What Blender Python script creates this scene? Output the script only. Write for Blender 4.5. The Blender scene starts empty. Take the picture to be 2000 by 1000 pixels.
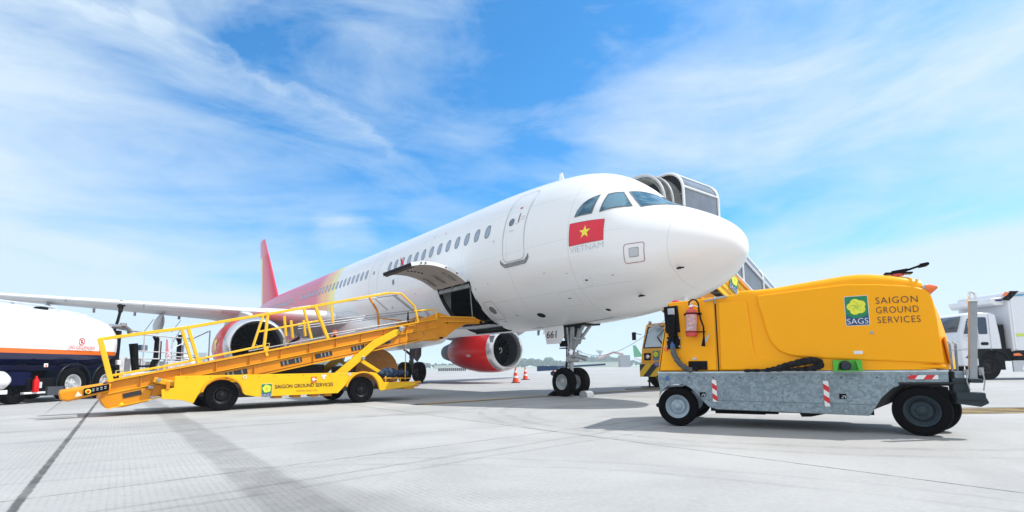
import bpy, bmesh, math, random
import numpy as np
from mathutils import Vector, Matrix, Euler
random.seed(7)
SC = bpy.context.scene
COL = SC.collection
R = math.radians

# ------------------------------------------------------------------ camera
FPX, CY, PITCH, ROLL, CAMH = 1008.77, 605.02, 0.11022, 0.012075, 0.8051
def make_camera():
    cp, sp, cr, sr = math.cos(PITCH), math.sin(PITCH), math.cos(ROLL), math.sin(ROLL)
    fw = Vector((0, cp, sp)); up0 = Vector((0, -sp, cp)); rt0 = Vector((1, 0, 0))
    rt = rt0*cr - up0*sr; up = rt0*sr + up0*cr
    cd = bpy.data.cameras.new('camera'); co = bpy.data.objects.new('camera', cd); COL.objects.link(co)
    m = Matrix((rt, up, -fw)).transposed().to_4x4(); m.translation = Vector((0, 0, CAMH))
    co.matrix_world = m
    cd.sensor_width = 36; cd.lens = 36*FPX/2000; cd.shift_y = (CY-500)/2000
    cd.clip_start = .05; cd.clip_end = 6000
    SC.camera = co
make_camera()

# ------------------------------------------------------------------ world, sun, exposure
SUN = Vector((.75, .06, 1.0)).normalized()
EL = math.asin(SUN.z); AZ = math.atan2(SUN.x, SUN.y)
def make_world():
    w = bpy.data.worlds.new('World'); SC.world = w; w.use_nodes = True
    nt = w.node_tree; N = nt.nodes; L = nt.links; N.clear()
    def nd(t, **k):
        n = N.new(t)
        for a, b in k.items(): setattr(n, a, b)
        return n
    def mth(op, a, b=None, c=None, clamp=False):
        n = nd('ShaderNodeMath', operation=op, use_clamp=clamp)
        for i, v in enumerate((a, b, c)):
            if v is None: continue
            if isinstance(v, (int, float)): n.inputs[i].default_value = v
            else: L.new(v, n.inputs[i])
        return n.outputs[0]
    tc = nd('ShaderNodeTexCoord'); sep = nd('ShaderNodeSeparateXYZ'); L.new(tc.outputs['Generated'], sep.inputs[0])
    x, y, z = sep.outputs
    zc = mth('ADD', mth('MAXIMUM', z, 0.0), .10)
    px = mth('DIVIDE', x, zc); py = mth('DIVIDE', y, zc)
    def comb(a, b):
        c = nd('ShaderNodeCombineXYZ'); L.new(a, c.inputs[0]); L.new(b, c.inputs[1]); return c.outputs[0]
    def noise(vec, scale, det=8, rough=.6, dist=0., w=None):
        n = nd('ShaderNodeTexNoise'); n.inputs['Scale'].default_value = scale; n.inputs['Detail'].default_value = det
        n.inputs['Roughness'].default_value = rough; n.inputs['Distortion'].default_value = dist
        L.new(vec, n.inputs['Vector']); return n.outputs['Fac']
    def mapping(vec, rot, sc, loc=(0, 0, 0)):
        m = nd('ShaderNodeMapping'); m.inputs['Rotation'].default_value = (0, 0, rot); m.inputs['Scale'].default_value = sc
        m.inputs['Location'].default_value = loc; L.new(vec, m.inputs['Vector']); return m.outputs[0]
    def rng(v, a, b, c, d, sm=True):
        n = nd('ShaderNodeMapRange'); n.interpolation_type = 'SMOOTHSTEP' if sm else 'LINEAR'
        L.new(v, n.inputs[0])
        for i, q in enumerate((a, b, c, d)): n.inputs[i+1].default_value = q
        return n.outputs[0]
    azi = mth('ARCTAN2', x, y); ele = mth('ARCSINE', z)
    P = comb(azi, mth('MULTIPLY', ele, 1.25))
    base = noise(mapping(P, R(33), (1.0, 3.1, 1), (1.3, .4, 0)), 1.55, 10, .58, .50)     # streaks running away to the left
    str2 = noise(mapping(P, R(-24), (1.0, 3.0, 1), (3.1, 1.7, 0)), 1.6, 10, .60, .55)   # streaks to the right
    fine = noise(mapping(P, R(10), (1.0, 1.9, 1)), 4.6, 10, .66, .7)
    side = rng(azi, -.30, .12, 0, 1)
    mix = nd('ShaderNodeMix', data_type='FLOAT'); L.new(side, mix.inputs[0]); L.new(base, mix.inputs[2]); L.new(str2, mix.inputs[3])
    s = mth('MULTIPLY_ADD', fine, .30, mth('MULTIPLY_ADD', mix.outputs[0], 1.10, -.04))
    # azimuth-like coordinate q = x / y : whiter to both sides, blue in the middle
    q = mth('DIVIDE', x, mth('MAXIMUM', y, .15))
    left = rng(mth('MULTIPLY_ADD', z, .55, q), -.30, -1.05, 0, .20)
    right = rng(mth('MULTIPLY_ADD', z, .15, q), .15, .95, 0, .13)
    lowb = rng(z, .26, .0, 0, .42)
    def blob(cq, cz, rq, rz, amt):
        dq = mth('DIVIDE', mth('SUBTRACT', q, cq), rq); dz = mth('DIVIDE', mth('SUBTRACT', z, cz), rz)
        r2 = mth('ADD', mth('MULTIPLY', dq, dq), mth('MULTIPLY', dz, dz))
        if rq < .1: r2 = mth('ADD', r2, mth('MULTIPLY_ADD', fine, 5.0, -2.4))
        return rng(r2, 0, 1, amt, 0)
    s = mth('ADD', s, left); s = mth('ADD', s, right); s = mth('ADD', s, lowb)
    for b in ((-.08, .43, .34, .24, -.15), (-.46, .50, .20, .16, -.13), (.22, .60, .30, .12, -.12), (.28, .42, .22, .09, .08), (.45, .27, .33, .055, -.13), (-.02, .27, .20, .10, -.08), (-.74, .505, .05, .028, .10), (-.33, .245, .075, .045, .13), (-.36, .27, .05, .02, .08), (-.14, .285, .10, .045, .10)):
        s = mth('ADD', s, blob(*b))
    # two long thin ice streaks high on the left, one on the right
    u = mth('MINIMUM', mth('ADD', azi, .12), 0.0)
    f1 = mth('MULTIPLY_ADD', mth('SUBTRACT', 1.0, mth('EXPONENT', mth('DIVIDE', u, .20))), .22, .312)
    d1 = mth('ADD', mth('SUBTRACT', ele, f1), mth('MULTIPLY_ADD', fine, .13, -.065))
    m1 = mth('MULTIPLY', rng(azi, -.95, -.70, 0, 1), rng(azi, -.28, -.10, 1, .1))
    s1 = mth('ADD', rng(mth('ABSOLUTE', d1), .0, .018, .06, 0), mth('MULTIPLY', rng(d1, -.10, .0, 0, .07), rng(d1, .0, .01, 1, 0)))
    s = mth('ADD', s, mth('MULTIPLY', s1, m1))
    d2 = mth('ADD', mth('SUBTRACT', ele, mth('MULTIPLY_ADD', azi, -.62, .642)), mth('MULTIPLY_ADD', fine, .06, -.03))
    s = mth('ADD', s, mth('MULTIPLY', rng(mth('ABSOLUTE', d2), .0, .03, .06, 0), mth('MULTIPLY', rng(azi, -.12, -.02, 0, 1), rng(azi, .12, .24, 1, 0))))
    back = rng(y, .30, -.25, 0, .55)                     # unseen bright cloud added behind the camera to fill the shaded sides
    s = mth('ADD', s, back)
    cov = rng(s, .47, .93, 0, .93, sm=False)
    sky = nd('ShaderNodeTexSky', sky_type='NISHITA'); sky.sun_disc = False
    sky.sun_elevation = EL; sky.sun_rotation = AZ; sky.air_density = 1.0; sky.dust_density = .8; sky.ozone_density = 2.5
    hs = nd('ShaderNodeHueSaturation'); hs.inputs['Hue'].default_value = .5; hs.inputs['Saturation'].default_value = 1.05; hs.inputs['Value'].default_value = SKYV
    tint = nd('ShaderNodeVectorMath', operation='MULTIPLY'); L.new(sky.outputs[0], tint.inputs[0]); tint.inputs[1].default_value = SKYT
    L.new(tint.outputs[0], hs.inputs['Color'])
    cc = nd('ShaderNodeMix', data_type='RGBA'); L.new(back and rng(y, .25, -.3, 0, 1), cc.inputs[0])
    cc.inputs[6].default_value = (5.3, 6.4, 7.4, 1); cc.inputs[7].default_value = BACK_FILL
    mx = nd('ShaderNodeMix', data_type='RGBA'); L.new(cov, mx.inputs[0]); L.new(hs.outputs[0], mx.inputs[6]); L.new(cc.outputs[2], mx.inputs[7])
    bg = nd('ShaderNodeBackground'); bg.inputs['Strength'].default_value = .10; L.new(mx.outputs[2], bg.inputs['Color'])
    out = nd('ShaderNodeOutputWorld'); L.new(bg.outputs[0], out.inputs[0])
SKYV = 1.04
SKYT = (.56, 1.22, 1.58)
BACK_FILL = (7.9, 8.3, 8.8, 1)  # colour of the added cloud behind the camera that lifts the shade
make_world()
sd = bpy.data.lights.new('sun', 'SUN'); sd.energy = 3.9; sd.angle = R(.55); sd.color = (1, .965, .91)
so = bpy.data.objects.new('sun', sd); COL.objects.link(so); so.rotation_euler = SUN.to_track_quat('Z', 'Y').to_euler(); so.location = (0, 0, 60)
SC.view_settings.view_transform = 'Standard'; SC.view_settings.look = 'None'
SC.view_settings.exposure = .46; SC.view_settings.gamma = 1; SC.view_settings.use_curve_mapping = False
SC.render.engine = 'CYCLES'
SC.cycles.max_bounces = 8; SC.cycles.diffuse_bounces = 4

# ------------------------------------------------------------------ materials
def principled(name):
    m = bpy.data.materials.new(name); m.use_nodes = True
    return m, m.node_tree, m.node_tree.nodes['Principled BSDF']
MATS = {}
def mat(name, col, rough=.5, metal=0., var=.08, scale=6., bump=.0, coat=0., spec=.5, emit=None, stretch=(1, 1, 1)):
    """plain paint / rubber / metal with a little procedural unevenness"""
    if name in MATS: return MATS[name]
    m, nt, p = principled(name)
    N, L = nt.nodes, nt.links
    tc = N.new('ShaderNodeTexCoord'); mp = N.new('ShaderNodeMapping'); mp.inputs['Scale'].default_value = stretch
    L.new(tc.outputs['Object'], mp.inputs[0])
    n = N.new('ShaderNodeTexNoise'); n.inputs['Scale'].default_value = scale; n.inputs['Detail'].default_value = 7; n.inputs['Roughness'].default_value = .62
    L.new(mp.outputs[0], n.inputs['Vector'])
    mr = N.new('ShaderNodeMapRange'); mr.inputs[1].default_value = .3; mr.inputs[2].default_value = .7
    mr.inputs[3].default_value = 1-var; mr.inputs[4].default_value = 1+var*.4
    L.new(n.outputs['Fac'], mr.inputs[0])
    mul = N.new('ShaderNodeVectorMath'); mul.operation = 'SCALE'; mul.inputs[0].default_value = col[:3]
    L.new(mr.outputs[0], mul.inputs['Scale']); L.new(mul.outputs[0], p.inputs['Base Color'])
    rr = N.new('ShaderNodeMapRange'); rr.inputs[3].default_value = max(.02, rough-.08); rr.inputs[4].default_value = min(1, rough+.10)
    L.new(n.outputs['Fac'], rr.inputs[0]); L.new(rr.outputs[0], p.inputs['Roughness'])
    p.inputs['Metallic'].default_value = metal; p.inputs['Coat Weight'].default_value = coat; p.inputs['Coat Roughness'].default_value = .08
    p.inputs['Specular IOR Level'].default_value = spec
    if bump:
        b = N.new('ShaderNodeBump'); b.inputs['Strength'].default_value = bump; b.inputs['Distance'].default_value = .01
        L.new(n.outputs['Fac'], b.inputs['Height']); L.new(b.outputs[0], p.inputs['Normal'])
    MATS[name] = m
    return m
class NB:
    """small helper to write node maths"""
    def __init__(s, nt): s.N, s.L = nt.nodes, nt.links
    def v(s, n, i, val):
        if isinstance(val, (int, float, tuple)): n.inputs[i].default_value = val
        else: s.L.new(val, n.inputs[i])
    def m(s, op, a, b=None, c=None):
        n = s.N.new('ShaderNodeMath'); n.operation = op
        for i, q in enumerate((a, b, c)):
            if q is not None: s.v(n, i, q)
        return n.outputs[0]
    def xyz(s, coord='Object'):
        t = s.N.new('ShaderNodeTexCoord'); q = s.N.new('ShaderNodeSeparateXYZ'); s.L.new(t.outputs[coord], q.inputs[0])
        return t.outputs[coord], q.outputs[0], q.outputs[1], q.outputs[2]
    def noise(s, vec, sc, det=6, ro=.6, dist=0, stretch=None):
        if stretch:
            mp = s.N.new('ShaderNodeMapping'); mp.inputs['Scale'].default_value = stretch; s.L.new(vec, mp.inputs[0]); vec = mp.outputs[0]
        n = s.N.new('ShaderNodeTexNoise'); n.inputs['Scale'].default_value = sc; n.inputs['Detail'].default_value = det
        n.inputs['Roughness'].default_value = ro; n.inputs['Distortion'].default_value = dist; s.L.new(vec, n.inputs['Vector']); return n.outputs['Fac']
    def rng(s, v, a, b, c=0., d=1., sm=True):
        n = s.N.new('ShaderNodeMapRange'); n.interpolation_type = 'SMOOTHSTEP' if sm else 'LINEAR'; s.v(n, 0, v)
        for i, q in enumerate((a, b, c, d)): n.inputs[i+1].default_value = q
        return n.outputs[0]
    def mix(s, f, a, b):
        n = s.N.new('ShaderNodeMix'); n.data_type = 'RGBA'; s.v(n, 0, f)
        for i, q in ((6, a), (7, b)):
            s.v(n, i, (q+(1,)) if isinstance(q, tuple) and len(q) == 3 else q)
        return n.outputs[2]
    def scale(s, c, f):
        n = s.N.new('ShaderNodeVectorMath'); n.operation = 'SCALE'; s.v(n, 0, c); n.inputs['Scale']
        s.v(n, n.inputs.find('Scale'), f); return n.outputs[0]
def stripes(name, c1, c2, period, dv):
    m, nt, p = principled(name); b = NB(nt); _, x, y, z = b.xyz()
    t = b.m('ADD', b.m('MULTIPLY', x, dv[0]), b.m('ADD', b.m('MULTIPLY', z, dv[2]), b.m('MULTIPLY', y, dv[1])))
    f = b.m('GREATER_THAN', b.m('FRACT', b.m('DIVIDE', t, period)), .5)
    b.L.new(b.mix(f, c1, c2), p.inputs['Base Color']); p.inputs['Roughness'].default_value = .4
    return m

WHITE = mat('white paint', (.80, .81, .82), .32, coat=.4, var=.05, scale=2)
YEL = mat('yellow enamel', (.80, .385, .001), .34, coat=.2, spec=.35, var=.10, scale=3)
YELB = mat('bright yellow enamel', (.86, .50, .001), .36, coat=.15, spec=.35, var=.10, scale=2.5)
ORA = mat('amber enamel', (.72, .265, .001), .40, coat=.12, spec=.35, var=.16, scale=3)  # deeper amber; on the loader ramp it also carries painted shade
GPUY = mat('amber gelcoat', (.97, .405, .0), .30, coat=.12, spec=.16, var=.03, scale=1.2)
RUB = mat('tyre rubber', (.005, .005, .006), .9, spec=.08, var=.3, scale=14, bump=.2)
BLK = mat('black plastic', (.004, .0045, .006), .45, spec=.10, var=.25, scale=9)
DARK = mat('dark steel', (.010, .011, .014), .55, metal=.15, spec=.12, var=.3, scale=6)
GRYM = mat('grey metal', (.38, .40, .42), .38, metal=.65, var=.18, scale=8)
LGREY = mat('light grey paint', (.52, .56, .60), .4, var=.12, scale=6)
CHR = mat('polished metal', (.75, .76, .78), .22, metal=1, var=.1, scale=7)
LIP = mat('engine lip metal', (.72, .73, .75), .30, metal=.85, var=.08, scale=5)
RED = mat('signal red', (.70, .004, .006), .30, coat=.15, spec=.3, var=.06, scale=4)
REDL = mat('red lamp', (.6, .02, .02), .2, coat=.5)
ORL = mat('orange lamp', (.9, .16, .01), .2, coat=.6)
NAVY = mat('navy paint', (.001, .004, .035), .35, coat=.0, spec=.12, var=.15)
ORST = mat('orange stripe paint', (.85, .16, .01), .35)
GREEN = mat('bright green paint', (.06, .42, .02), .35, coat=.2)
LGRN = mat('logo green', (.0, .21, .08), .4); LNAV = mat('logo navy', (.012, .06, .17), .4); LYEL = mat('logo yellow', (.80, .80, .05), .4)
TXTP = mat('dark lettering', (.018, .006, .03), .5); TXTG = mat('grey lettering', (.38, .45, .48), .5); TXTB = mat('black lettering', (.01, .01, .012), .5); TXTR = mat('red lettering', (.6, .03, .02), .5)
TXTO = mat('faint lettering', (.34, .17, .01), .5)
GLASSD = mat('dark tinted glass', (.035, .05, .07), .06, coat=1, var=.2, scale=2)
PANEW = mat('cabin window glass', (.24, .30, .40), .12, coat=.8, var=.1)
CLOTH = mat('grey sleeve cloth', (.12, .125, .13), .95, spec=.1, var=.4, scale=22, bump=.8)
BLUEC = mat('blue cloth', (.03, .065, .12), .9, var=.5, scale=9, bump=.8)
FABR = mat('bellows fabric', (.20, .205, .20), .85, var=.45, scale=5, bump=.6)
RW = stripes('red and white reflective stripe', (.75, .76, .76), (.62, .01, .015), .105, (.6, 0, .8))
RWH = stripes('red and white reflective stripe flat', (.75, .76, .76), (.62, .01, .015), .12, (.8, 0, -.6))
BY = stripes('black and yellow hazard stripe', (.80, .5, .01), (.012, .012, .012), .42, (0, .7, .7))

def glass_mat():
    m, nt, p = principled('cockpit glass'); b = NB(nt); vec, x, y, z = b.xyz()
    n = b.noise(vec, 1.6, 3, .5, .6)
    f = b.rng(n, .42, .58)
    b.L.new(b.mix(f, (.015, .085, .15), (.12, .24, .32)), p.inputs['Base Color'])
    p.inputs['Roughness'].default_value = .06; p.inputs['Specular IOR Level'].default_value = .45
    return m
COCKG = glass_mat()

def galv():
    m, nt, p = principled('galvanised steel'); b = NB(nt); vec, x, y, z = b.xyz()
    vo = b.N.new('ShaderNodeTexVoronoi'); vo.inputs['Scale'].default_value = 38; vo.feature = 'F1'
    wn = b.N.new('ShaderNodeTexNoise'); wn.inputs['Scale'].default_value = 9; wn.inputs['Detail'].default_value = 4; b.L.new(vec, wn.inputs['Vector'])
    mv = b.N.new('ShaderNodeVectorMath'); mv.operation = 'MULTIPLY_ADD'; b.L.new(wn.outputs['Color'], mv.inputs[0]); mv.inputs[1].default_value = (.16,)*3; b.L.new(vec, mv.inputs[2])
    b.L.new(mv.outputs[0], vo.inputs['Vector'])
    sp = b.N.new('ShaderNodeSeparateColor'); b.L.new(vo.outputs['Color'], sp.inputs[0])
    big = b.noise(vec, 2.2, 4, .6)
    f = b.m('ADD', b.m('MULTIPLY', sp.outputs[0], .6), b.m('MULTIPLY', big, .5))
    b.L.new(b.mix(b.rng(f, .2, .95), (.165, .220, .252), (.290, .360, .400)), p.inputs['Base Color'])
    b.L.new(b.rng(sp.outputs[1], 0, 1, .34, .6), p.inputs['Roughness']); p.inputs['Metallic'].default_value = .35
    return m
GALV = galv()

def fuselage_mat():
    m, nt, p = principled('aircraft skin'); b = NB(nt); vec, x, y, z = b.xyz()
    # faint seams: rings along the length and a few lap lines
    def line(t, period, wd, amt):
        f = b.m('ABSOLUTE', b.m('SUBTRACT', b.m('FRACT', b.m('DIVIDE', t, period)), .5))
        return b.rng(f, .0, wd/period, amt, 0)
    seam = b.m('MAXIMUM', line(x, 2.14, .012, .26), line(b.m('ADD', z, .23), 1.13, .010, .17))
    seam = b.m('MULTIPLY', seam, b.rng(x, 1.5, 2.0))
    rad = b.rng(b.m('ABSOLUTE', b.m('SUBTRACT', b.m('ADD', x, b.m('MULTIPLY', b.m('SUBTRACT', z, 3.1), .0)), .98)), .004, .013, .14, 0)
    seam = b.m('MAXIMUM', seam, rad)
    dirt = b.m('MULTIPLY', b.rng(b.noise(vec, .9, 4, .5, .3, (.25, 1, 1.4)), .42, .75), b.rng(z, 3.6, 2.0, .015, .13))
    k = b.m('SUBTRACT', b.m('SUBTRACT', 1.0, seam), dirt)
    # livery: white, then a curved yellow band, orange, then rose red towards the tail
    bx = b.m('SUBTRACT', x, b.m('MULTIPLY', b.m('POWER', b.m('ABSOLUTE', b.m('SUBTRACT', z, 4.3)), 2.0), .32))
    c = b.mix(b.rng(bx, 18.25, 18.5), (.80, .81, .815), (.82, .72, .22))
    c = b.mix(b.rng(bx, 18.75, 19.6), c, (.85, .42, .14))
    c = b.mix(b.rng(bx, 19.8, 21.4), c, (.64, .045, .10))
    c2 = b.scale(c, k)
    b.L.new(c2, p.inputs['Base Color'])
    p.inputs['Roughness'].default_value = .30; p.inputs['Coat Weight'].default_value = .3; p.inputs['Coat Roughness'].default_value = .12
    return m
SKIN = fuselage_mat()
def fin_mat():
    m, nt, p = principled('fin paint'); b = NB(nt); vec, x, y, z = b.xyz()
    t = b.m('SUBTRACT', x, b.m('MULTIPLY', b.m('SUBTRACT', z, 5.6), .16))
    c = b.mix(b.rng(t, 41.3, 41.5), (.62, .02, .06), (.80, .70, .16))
    c = b.mix(b.rng(z, 10.2, 10.6), c, (.62, .10, .15))
    b.L.new(c, p.inputs['Base Color']); p.inputs['Roughness'].default_value = .3
    return m
FINM = fin_mat()
def wing_mat():
    m, nt, p = principled('wing paint'); b = NB(nt); vec, x, y, z = b.xyz()
    f = b.m('ABSOLUTE', b.m('SUBTRACT', b.m('FRACT', b.m('DIVIDE', y, 1.55)), .5))
    k = b.m('SUBTRACT', 1.0, b.rng(f, 0, .009, .22, 0))
    k = b.m('SUBTRACT', k, b.m('MULTIPLY', b.rng(b.noise(vec, 1.5, 6, .6, 0, (1.5, .5, 1)), .4, .8), .16))
    b.L.new(b.scale((.60, .62, .64), k), p.inputs['Base Color']); p.inputs['Roughness'].default_value = .35
    return m
WINGM = wing_mat()

# ------------------------------------------------------------------ mesh helpers
class MB:
    def __init__(s): s.v, s.f, s.m, s.flat = [], [], [], []
    def add(s, vs, fs, m=0):
        o = len(s.v); s.v += [tuple(q) for q in vs]
        for f in fs: s.f.append([i+o for i in f]); s.m.append(m)
        return s
    def box(s, c, size, m=0, rot=None):
        a, b_, d = (q/2 for q in size); c = Vector(c)
        vs = [Vector((x, y, z)) for x in (-a, a) for y in (-b_, b_) for z in (-d, d)]
        if rot is not None:
            M = rot if isinstance(rot, Matrix) else Euler(rot).to_matrix()
            vs = [M @ v for v in vs]
        return s.add([v+c for v in vs], [(0, 1, 3, 2), (4, 6, 7, 5), (0, 4, 5, 1), (2, 3, 7, 6), (0, 2, 6, 4), (1, 5, 7, 3)], m)
    def bar(s, p, q, w, h, m=0, upv=(0, 0, 1)):
        p, q = Vector(p), Vector(q); d = (q-p); L_ = d.length; d.normalize(); u = Vector(upv)
        sd = d.cross(u)
        if sd.length < 1e-4: sd = d.cross(Vector((1, 0, 0)))
        sd.normalize(); u = sd.cross(d)
        M = Matrix((d, sd, u)).transposed()
        return s.box((p+q)/2, (L_, w, h), m, M)
    def tube(s, pts, r, m=0, n=10, cap=True):
        pts = [Vector(p) for p in pts]; rs = r if isinstance(r, (list, tuple)) else [r]*len(pts)
        T = [(pts[min(i+1, len(pts)-1)]-pts[max(i-1, 0)]).normalized() for i in range(len(pts))]
        u = T[0].orthogonal().normalized(); vs = []
        for i, p in enumerate(pts):
            u = (u - T[i]*u.dot(T[i])).normalized(); w = T[i].cross(u)
            for k in range(n):
                a = 2*math.pi*k/n; vs.append(p+(u*math.cos(a)+w*math.sin(a))*rs[i])
        fs = [(i*n+k, i*n+(k+1) % n, (i+1)*n+(k+1) % n, (i+1)*n+k) for i in range(len(pts)-1) for k in range(n)]
        if cap: fs += [tuple(range(n))[::-1], tuple(range((len(pts)-1)*n, len(pts)*n))]
        return s.add(vs, fs, m)
    def lathe(s, prof, o=(0, 0, 0), axis=(0, 1, 0), m=0, n=40, ms=None):
        """prof: list of (t along axis, radius)"""
        ax = Vector(axis).normalized(); u = ax.orthogonal().normalized(); w = ax.cross(u); o = Vector(o)
        vs = []
        for t, r in prof:
            for k in range(n):
                a = 2*math.pi*k/n; vs.append(o+ax*t+(u*math.cos(a)+w*math.sin(a))*max(r, 1e-4))
        for i in range(len(prof)-1):
            off = len(s.v)
        base = len(s.v); s.v += [tuple(v) for v in vs]
        for i in range(len(prof)-1):
            for k in range(n):
                s.f.append([base+i*n+k, base+i*n+(k+1) % n, base+(i+1)*n+(k+1) % n, base+(i+1)*n+k]); s.m.append(ms[i] if ms else m)
        return s
    def prism(s, poly, y0, y1, m=0, axes='xz'):
        ix = {'xz': lambda a, b_, t: (a, t, b_), 'yz': lambda a, b_, t: (t, a, b_), 'xy': lambda a, b_, t: (a, b_, t)}[axes]
        n = len(poly)
        vs = [ix(a, b_, y0) for a, b_ in poly]+[ix(a, b_, y1) for a, b_ in poly]
        return s.add(vs, [tuple(range(n)), tuple(range(n, 2*n))[::-1]]+[(i, (i+1) % n, n+(i+1) % n, n+i) for i in range(n)], m)
    def loft(s, rings, m=0, cap=True, closed=True):
        n = len(rings[0]); vs = [v for r in rings for v in r]; e = n if closed else n-1
        fs = [(i*n+k, i*n+(k+1) % n, (i+1)*n+(k+1) % n, (i+1)*n+k) for i in range(len(rings)-1) for k in range(e)]
        if cap: fs += [tuple(range(n))[::-1], tuple(range((len(rings)-1)*n, len(rings)*n))]
        return s.add(vs, fs, m)
    def split(s, name, mats, parent=None, **k):
        par = list(range(len(s.v)))
        def find(a):
            while par[a] != a: par[a] = par[par[a]]; a = par[a]
            return a
        for f in s.f:
            for q in f[1:]: par[find(q)] = find(f[0])
        groups = {}
        for f, m in zip(s.f, s.m): groups.setdefault(find(f[0]), []).append((f, m))
        out = []
        for gr in groups.values():
            ids = sorted({i for f, _ in gr for i in f}); mp = {i: n for n, i in enumerate(ids)}
            b = MB(); b.v = [s.v[i] for i in ids]; b.f = [[mp[i] for i in f] for f, _ in gr]; b.m = [m for _, m in gr]
            out.append(b.build(name, mats, parent, **k))
        return out[0]
    def build(s, name, mats, parent=None, smooth=True, bevel=0, ang=35, seg=2, loc=None, solid=0, recalc=True):
        me = bpy.data.meshes.new(name); me.from_pydata(s.v, [], s.f); 
        if not isinstance(mats, (list, tuple)): mats = [mats]
        for k in mats: me.materials.append(k)
        me.polygons.foreach_set('material_index', s.m)
        if recalc:
            bm = bmesh.new(); bm.from_mesh(me); bmesh.ops.recalc_face_normals(bm, faces=bm.faces); bm.to_mesh(me); bm.free()
        if smooth:
            me.polygons.foreach_set('use_smooth', [True]*len(me.polygons)); me.set_sharp_from_angle(angle=R(ang))
        me.update()
        o = bpy.data.objects.new(name, me); COL.objects.link(o)
        if parent is not None: o.parent = parent
        if loc: o.location = loc
        if solid:
            md = o.modifiers.new('Solid', 'SOLIDIFY'); md.thickness = solid
        if bevel:
            md = o.modifiers.new('Bevel', 'BEVEL'); md.width = bevel; md.segments = seg; md.limit_method = 'ANGLE'; md.angle_limit = R(40); md.harden_normals = False
        return o
def thing(name, label, cat, loc=(0, 0, 0), rz=0, group=None):
    o = bpy.data.objects.new(name, None); COL.objects.link(o); o.location = loc; o.rotation_euler = (0, 0, rz)
    o.empty_display_size = .3
    o['label'] = label; o['category'] = cat
    if group: o['group'] = group
    return o
def tag(o, label, cat, group=None):
    o['label'] = label; o['category'] = cat
    if group: o['group'] = group
    return o
def structure(o): o['kind'] = 'structure'; return o
def copy_thing(root, loc, rz, label):
    r = root.copy(); COL.objects.link(r); r.location = loc; r.rotation_euler = (0, 0, rz); r['label'] = label
    for ch in root.children:
        c = ch.copy(); COL.objects.link(c); c.parent = r
        for g_ in ch.children:
            d = g_.copy(); COL.objects.link(d); d.parent = c
    return r
def text_mesh(body, w=None, h=None, thin=0., space=1.0):
    """2-D lettering as a mesh: returns (verts2d, faces) with lower left at 0,0 scaled to width w and height h"""
    cu = bpy.data.curves.new('t', 'FONT'); cu.body = body; cu.size = 1; cu.offset = thin; cu.space_character = space; cu.resolution_u = 3
    ob = bpy.data.objects.new('t', cu); COL.objects.link(ob)
    dg = bpy.context.evaluated_depsgraph_get(); me = bpy.data.meshes.new_from_object(ob.evaluated_get(dg))
    vs = np.array([v.co[:2] for v in me.vertices]); fs = [tuple(p.vertices) for p in me.polygons]
    bpy.data.objects.remove(ob); bpy.data.curves.remove(cu); bpy.data.meshes.remove(me)
    mn = vs.min(0); mx = vs.max(0); ext = mx-mn; vs = vs-mn
    sx = w/ext[0] if w else None; sy = h/ext[1] if h else None
    if sx is None: sx = sy
    if sy is None: sy = sx
    return vs*np.array([sx, sy]), fs
def lettering(name, body, o, xd, up, nrm, m, parent, w=None, h=None, thin=0., space=1.0, off=.003):
    vs, fs = text_mesh(body, w, h, thin, space); o, xd, up, nrm = Vector(o), Vector(xd), Vector(up), Vector(nrm)
    b = MB(); b.add([o+xd*float(a)+up*float(c)+nrm*off for a, c in vs], fs)
    return b.build(name, m, parent, smooth=False, recalc=False)
def wheel(name, parent, c, r, w, rimr, rim_mat, side=-1, bolts=5, axis=(0, 1, 0), steer=0, hubr=None):
    """a tyre with a dished rim; side = which end of the axle shows"""
    a = Vector(axis); 
    if steer: a = Matrix.Rotation(steer, 3, 'Z') @ a
    c = Vector(c); h = w/2
    t = MB(); sh = .28*(r-rimr)
    prof = [(-h*.78, rimr), (-h*.95, rimr+sh*.6), (-h, (r+rimr)/2), (-h*.92, r-sh*.45), (-h*.72, r-.008), (-h*.45, r), (-h*.40, r-.008), (-h*.34, r-.008), (-h*.30, r),
            (-.06*w, r), (-.04*w, r-.008), (.04*w, r-.008), (.06*w, r), (h*.30, r), (h*.34, r-.008), (h*.40, r-.008), (h*.45, r), (h*.72, r-.008), (h*.92, r-sh*.45), (h, (r+rimr)/2), (h*.95, rimr+sh*.6), (h*.78, rimr)]
    t.lathe(prof, c, a, n=56)
    ty = t.build(name, RUB, parent)
    rm = MB()
    s = side
    rm.lathe([(s*h*.80, rimr*1.03), (s*h*.90, rimr*1.0), (s*h*.84, rimr*.93), (s*h*.40, rimr*.88), (s*h*.34, rimr*.80), (s*h*.12, rimr*.76), (s*h*.08, rimr*.70), (s*h*.30, rimr*.60), (s*h*.34, rimr*.34), (s*h*.58, rimr*.30), (s*h*.66, rimr*.17), (s*h*.78, rimr*.15), (s*h*.80, 0)], c, a, n=40)
    rm.lathe([(-s*h*.80, rimr*1.02), (-s*h*.3, rimr*.9), (-s*h*.2, 0)], c, a, n=32)
    u = a.orthogonal().normalized(); v = a.cross(u)
    for k in range(bolts):
        q = 2*math.pi*k/bolts+.3; p = c+(u*math.cos(q)+v*math.sin(q))*rimr*.50
        rm.tube([p+a*s*h*.30, p+a*s*h*.58], rimr*.075, n=6)
    rm.build('rim', rim_mat, ty)
    return ty
def rrect(x0, x1, z0, z1, r, n=5):
    pts = []
    for cx, cz, a0 in ((x1-r, z1-r, 0), (x0+r, z1-r, 90), (x0+r, z0+r, 180), (x1-r, z0+r, 270)):
        for k in range(n+1):
            a = R(a0+90*k/n); pts.append((cx+r*math.cos(a), cz+r*math.sin(a)))
    return pts
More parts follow.
